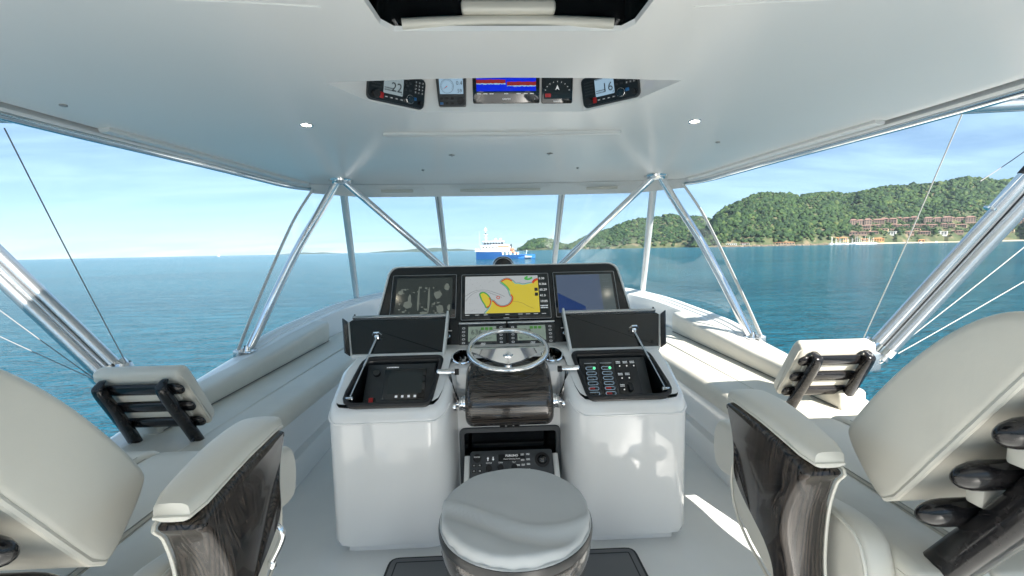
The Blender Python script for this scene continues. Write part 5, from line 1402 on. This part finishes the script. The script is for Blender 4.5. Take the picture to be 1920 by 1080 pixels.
b = MB(); b.loft([[(x, -h - .06, z0), (x, -h - .06, z1), (x, h + .06, z1), (x, h + .06, z0)] for x, h, z0, z1 in ((-19.8, .2, 5.0, 7.0), (-17.5, 1.4, 5.0, 6.8), (-14, 2.9, 4.9, 6.6), (-9, 3.9, 4.85, 6.4), (-4.6, 4.05, 4.8, 6.4), (-2.4, 4.05, 4.8, 5.0))]); b.build('bulwark', 'ship_white', ship, smooth=20)
b = MB(); b.box((8.2, -3.75, .1), (19.4, 3.75, 2.75)); b.build('stern_platform', 'ship_bright_blue', ship, smooth=0)
def bxs(name, lo, hi, mt, r=.25, parent=ship):
    mb = MB(); mb.rbox(lo, hi, r, 2); return mb.build(name, mt, parent)
d_ = bxs('deckhouse', (-16.2, -3.2, 6.3), (3.0, 3.2, 9.0), 'ship_white')
for k in range(8): bxs('window', (-15.2 + k * 2.1, -3.28, 7.3), (-13.9 + k * 2.1, -3.1, 8.3), 'ship_glass', .1, d_)
d_ = bxs('wheelhouse', (-14.5, -2.9, 9.0), (-.8, 2.9, 11.2), 'ship_grey')
for k in range(7): bxs('window', (-14.0 + k * 1.85, -2.98, 9.6), (-12.6 + k * 1.85, -2.8, 10.9), 'ship_glass', .1, d_)
bxs('wheelhouse_roof', (-15.0, -3.2, 11.2), (-.6, 3.2, 11.8), 'ship_white')
bxs('sun_deck', (-9.5, -3.5, 8.75), (2.2, 3.5, 9.4), 'ship_white')
bxs('aft_house', (-5.2, -3.0, 4.6), (2.6, 3.0, 7.6), 'ship_white')
bxs('awning', (-5.3, -3.4, 7.4), (2.5, 3.4, 8.9), 'ship_orange', .5)
b = MB(); b.add([(1.8, -1.2, 6.2), (4.2, -1.2, 6.2), (4.4, -1.0, 9.9), (2.6, -1.0, 8.4), (1.8, 1.2, 6.2), (4.2, 1.2, 6.2), (4.4, 1.0, 9.9), (2.6, 1.0, 8.4)], [(0, 1, 2, 3), (7, 6, 5, 4), (0, 4, 5, 1), (1, 5, 6, 2), (2, 6, 7, 3), (3, 7, 4, 0)]); b.build('funnel', 'ship_glass', ship, smooth=0)
for x, z, l in ((4.6, 4.6, 3.4), (4.4, 6.2, 2.6), (6.4, 3.5, 2.4)):
    b = MB(); b.loft([[(x + l * (t - .5) * 2 * .5, .9 * w * math.cos(a) - 2.4, z + .9 * w * math.sin(a)) for a in [6.283 * k / 10 for k in range(10)]] for t, w in ((0, .25), (.15, .75), (.4, 1), (.7, .95), (.92, .6), (1, .2))]); b.build('lifeboat', 'ship_orange', ship)
for x in (-2.4, .2, 2.6, 5.4, 7.6): bxs('deck_gear', (x, -3.4, 2.6), (x + 1.1, -1.5, 4.3 + .5 * (x < 3)), 'ship_white', .15)
for x0, x1, z1 in ((2.0, 3.6, 8.2), (-1.5, 2.5, 7.0), (6.5, 5.2, 6.3)):
    b = MB(); b.tube([(x0, -1, 3), (x1, -1, z1)], .22, 8); b.build('crane_arm', 'ship_white', ship)
b = MB(); b.tube([(-12.2, 0, 11.6), (-12.5, 0, 16.5), (-12.6, 0, 21.2)], [.35, .25, .12], 8); b.build('mast', 'ship_white', ship)
for z, w in ((14.0, 1.0), (16.2, 1.4), (18.6, 1.2)):
    b = MB(); b.tube([(-12.5 - w, 0, z), (-12.5 + w, 0, z)], .14, 6); b.build('spreader', 'ship_white', ship)
bxs('radar', (-13.3, -.6, 18.6), (-11.7, .6, 20.0), 'ship_white', .3); bxs('lantern', (-12.9, -.3, 16.2), (-12.2, .3, 17.2), 'ship_glass', .1)
for x in (-6.1, -2.9):
    b = MB(); b.lathe([(.15, 9.4), (.15, 11.9), (.75, 12.1), (.85, 12.8), (.6, 13.4), (.0001, 13.6)], 16, 0, Matrix.Translation((x, 0, 0))); b.build('radome', 'ship_white', ship)
b = MB(); b.tube([(-16.6, -2, 8.6), (-16.8, -2, 18.2)], .06, 6); b.build('whip_aerial', 'ship_white', ship)
b = MB(); b.loft([[(x, -2 - w, .9 + h), (x, -2 - w * .6, .2), (x, -2 + w * .6, .2), (x, -2 + w, .9 + h)] for x, w, h in ((12.4, .2, .5), (13.4, .8, .3), (15.6, 1.0, .1), (16.8, .9, .1))], closed=True); b.v = [(x, y - 2.4, z + .6) for x, y, z in b.v]; b.build('tender', 'ship_white', ship)
b = MB(); b.tube([(13.6, -2.8, 2.2), (14.0, -2.8, 5.6), (14.8, -2.8, 4.6)], .16, 6); b.build('davit', 'ship_white', ship)

# ------------------------------------------------------------------ shore: resort, jetty, marina
mat('wall_terracotta', (0.26, 0.185, 0.145), 0.8); mat('wall_sand', (0.46, 0.34, 0.22), 0.8); mat('wall_white', (0.72, 0.71, 0.68), 0.7); mat('wall_orange', (0.55, 0.30, 0.12), 0.8)
mat('roof_tile', (0.24, 0.14, 0.11), 0.8); mat('roof_orange', (0.48, 0.22, 0.09), 0.8); mat('dark_opening', (0.03, 0.028, 0.028), 0.5); mat('jetty_rock', (0.20, 0.16, 0.115), 0.9); mat('beach_sand', (0.46, 0.39, 0.28), 0.9)
def ground_at(px, py):
    """terrain point of the hillside seen at a pixel of the photograph"""
    best = None
    for k in range(1, 120):
        t = k / 120 * .8; g = ground_b(px, t); d = g - EYE; q = 540 - 800 * d.dot(up) / d.dot(fwd)
        if best is None or abs(q - py) < best[0]: best = (abs(q - py), g)
    return best[1]
def house(px, py, wpx, hpx, wall, roof, label, storeys, group, flat_roof=False, blocks=1):
    g = ground_at(px, py); sc_ = (g - EYE).dot(fwd) / 800; W, H = wpx * sc_, hpx * .80 * sc_; D_ = max(12, W * .35)
    ang = math.atan2(g.x - EYE.x, g.y - EYE.y)
    t_ = thing('resort_house', label, 'house', Matrix.Translation(g) @ Matrix.Rotation(-ang + rnd.uniform(-.15, .15), 4, 'Z'), group)
    bw = W / blocks
    for k in range(blocks):
        x0 = -W / 2 + k * bw; hh = H * (1 if k % 2 == 0 else .9); off_ = 0 if k % 2 == 0 else bw * .12
        b = MB(); b.box((x0, off_, -6), (x0 + bw * .985, D_ + off_, hh * .8)); wl2 = b.build('wall', wall, t_, smooth=0)
        n = max(2, int(bw / 7))
        for st2 in range(storeys):
            zz_ = hh * .8 * (st2 + .22) / storeys; zt_ = hh * .8 * (st2 + .85) / storeys
            for j in range(n):
                xa = x0 + bw * (j + .2) / n; xb = x0 + bw * (j + .78) / n
                b = MB(); b.box((xa, off_ - .4, zz_), (xb, off_ + .6, zt_)); b.build('window', 'dark_opening', wl2, smooth=0)
        ov = bw * .05; zr = hh * .8
        b = MB()
        if flat_roof: b.box((x0 - ov, off_ - 1.2, zr), (x0 + bw * .985 + ov, D_ + off_, zr + hh * .1))
        else:
            xa, xb, ya, yb = x0 - ov, x0 + bw * .985 + ov, off_ - 1.6, D_ + off_ + 1
            b.add([(xa, ya, zr), (xb, ya, zr), (xb, yb, zr), (xa, yb, zr), (xa + (xb - xa) * .25, (ya + yb) / 2, hh * 1.08), (xb - (xb - xa) * .25, (ya + yb) / 2, hh * 1.08)], [(0, 1, 5, 4), (1, 2, 5), (2, 3, 4, 5), (3, 0, 4), (3, 2, 1, 0)])
        b.build('roof', roof, t_, smooth=0)
ORD = ['first', 'second', 'third', 'fourth', 'fifth', 'sixth', 'seventh', 'eighth', 'ninth', 'tenth']
rows = [('top', [(1612, 421, 32, 13, 3), (1645, 419, 17, 11, 1), (1663, 419, 24, 13, 2), (1696, 417, 34, 13, 3), (1756, 417, 38, 13, 3), (1798, 417, 40, 13, 3), (1901, 420, 30, 14, 2)], 'wall_terracotta', 'roof_tile', 3),
        ('second', [(1621, 428, 14, 7, 1), (1641, 427, 15, 7, 1), (1672, 425, 10, 6, 1), (1691, 427, 20, 8, 2), (1722, 426, 20, 8, 2), (1746, 427, 15, 8, 1), (1775, 426, 20, 9, 2), (1799, 427, 16, 8, 1)], 'wall_terracotta', 'roof_tile', 2),
        ('third', [(1620, 432, 18, 5, 1), (1652, 432, 18, 5, 2), (1676, 433, 16, 5, 1), (1712, 432, 18, 5, 1), (1888, 434, 16, 6, 1)], 'wall_sand', 'roof_tile', 1),
        ('lowest', [(1608, 440, 26, 7, 2), (1635, 439, 17, 7, 1), (1700, 439, 20, 8, 2), (1732, 439, 17, 7, 1), (1790, 438, 22, 7, 2)], 'wall_terracotta', 'roof_tile', 1)]
for nm, hs, wall, roof, stn in rows:
    for i, (px, py, w, h, bl) in enumerate(hs):
        house(px, py, w, h, wall, roof, 'terracotta house with tiled roof, %s from the left in the %s row on the hillside' % (ORD[i], nm), stn, 'resort houses on the hillside', blocks=bl)
house(1667, 440, 18, 8, 'wall_white', 'wall_white', 'white flat roofed villa among the lowest houses above the marina', 2, 'white villas on the hillside', True)
house(1763, 440, 17, 10, 'wall_white', 'wall_white', 'white flat roofed villa near the outrigger pole', 2, 'white villas on the hillside', True, 2)
house(1577, 451, 22, 7, 'wall_orange', 'roof_orange', 'orange roofed building behind the left end of the marina', 1, 'orange buildings at the marina')
house(1618, 452, 17, 6, 'wall_orange', 'roof_orange', 'orange roofed building behind the middle of the marina', 1, 'orange buildings at the marina')
house(1646, 452, 18, 8, 'wall_orange', 'roof_orange', 'orange two storey building at the right end of the marina', 2, 'orange buildings at the marina')
house(1728, 454, 9, 6, 'wall_orange', 'roof_orange', 'small orange roofed hut on the shore right of the marina', 1, 'orange buildings at the marina')
house(1459, 459, 52, 6, 'wall_sand', 'roof_orange', 'long low pink building with orange roof behind the rock jetty', 1, 'low buildings behind the jetty', blocks=4)
house(1370, 459, 20, 4, 'wall_white', 'wall_white', 'low white shed behind the left end of the rock jetty', 1, 'low buildings behind the jetty', True)
house(1395, 459, 18, 5, 'wall_white', 'roof_tile', 'small dark roofed boathouse behind the rock jetty', 1, 'low buildings behind the jetty')
def shore_pt(px, D): p = at(px, horizon_py(px), D); return Vector((p.x, p.y, SEA_Z))
jt = thing('rock_jetty', 'long brown rock jetty along the water left of the marina', 'jetty', shore_pt(1450, 1500))
O = shore_pt(1450, 1500); b = MB()
for k in range(560):
    px = rnd.uniform(1340, 1560); c = shore_pt(px, 1500 + rnd.uniform(-7, 7)) - O; r_ = rnd.uniform(1.6, 3.4); v, f = VAR[k % 10]
    b.add([(c.x + q[0] * r_, c.y + q[1] * r_, rnd.uniform(.2, 3.2) + q[2] * r_) for q in v], [tuple(q) for q in f])
ob = b.build('boulders', 'jetty_rock', jt, smooth=0, fix=False); ob['kind'] = 'stuff'
b = MB(); b.loft([[tuple(shore_pt(px, 1500 + dd) - O + Vector((0, 0, z))) for dd, z in ((-9, -2), (-4, 2.6), (6, 3.0), (14, -2))] for px in (1340, 1400, 1450, 1500, 1560)]); b.build('core', 'jetty_rock', jt)
bs = MB(); bs.loft([[tuple(shore_pt(px, d) + Vector((0, 0, z))) for d, z in ((1570, -1), (1590, 2.0), (1650, 5.0), (1760, 6.0))] for px in range(1640, 2300, 60)], closed=False, caps=False)
tag(bs.build('beach', 'beach_sand'), kind='structure')
def boat(px, D, L, label, group, mast=False, col='ship_white'):
    c = shore_pt(px, D); t_ = thing('moored_boat', label, 'boat', Matrix.Translation(c) @ Matrix.Rotation(rnd.uniform(-.9, .9), 4, 'Z'), group)
    w = L * .15
    b = MB(); b.loft([[(x * L, -h * w, z * L * .12), (x * L, -h * w * .7, -.3), (x * L, h * w * .7, -.3), (x * L, h * w, z * L * .12)] for x, h, z in ((-.5, .9, 1), (-.1, 1, 1.05), (.25, .8, 1.2), (.5, .08, 1.45))], closed=True); b.build('hull', col, t_, smooth=0)
    b = MB(); b.loft([[(x * L, -w * .7, L * .12), (x * L, -w * .6, z * L), (x * L, w * .6, z * L), (x * L, w * .7, L * .12)] for x, z in ((-.25, .26), (.02, .27), (.18, .17))], closed=True); cb = b.build('cabin', 'ship_white', t_, smooth=0)
    b = MB(); b.box((-.22 * L, -w * .68, .18 * L), (.0, -w * .60, .23 * L)); b.build('window', 'ship_glass', cb, smooth=0)
    if mast:
        b = MB(); b.tube([(0, 0, .2 * L), (0, 0, L * 1.05)], .42, 5); b.build('mast', 'ship_white', t_)
for k in range(34):
    boat(1556 + k * 2.55 + rnd.uniform(-.8, .8), 1480 + rnd.uniform(-24, 40), rnd.uniform(18, 28), 'white boat packed among the others in the marina below the orange roofs', 'boats packed in the marina', k % 3 != 0)
boat(1726, 1480, 17, 'white motor yacht lying off the beach right of the marina', 'boats off the beach')
boat(1756, 1480, 22, 'low white boat off the beach, left of the outrigger pole', 'boats off the beach')
boat(1862, 1300, 24, 'dark hulled boat off the beach behind the outrigger lines', 'boats off the beach', col='ship_grey')
boat(410, 2600, 34, 'tiny far boat on the horizon on the left', 'boats on the horizon')
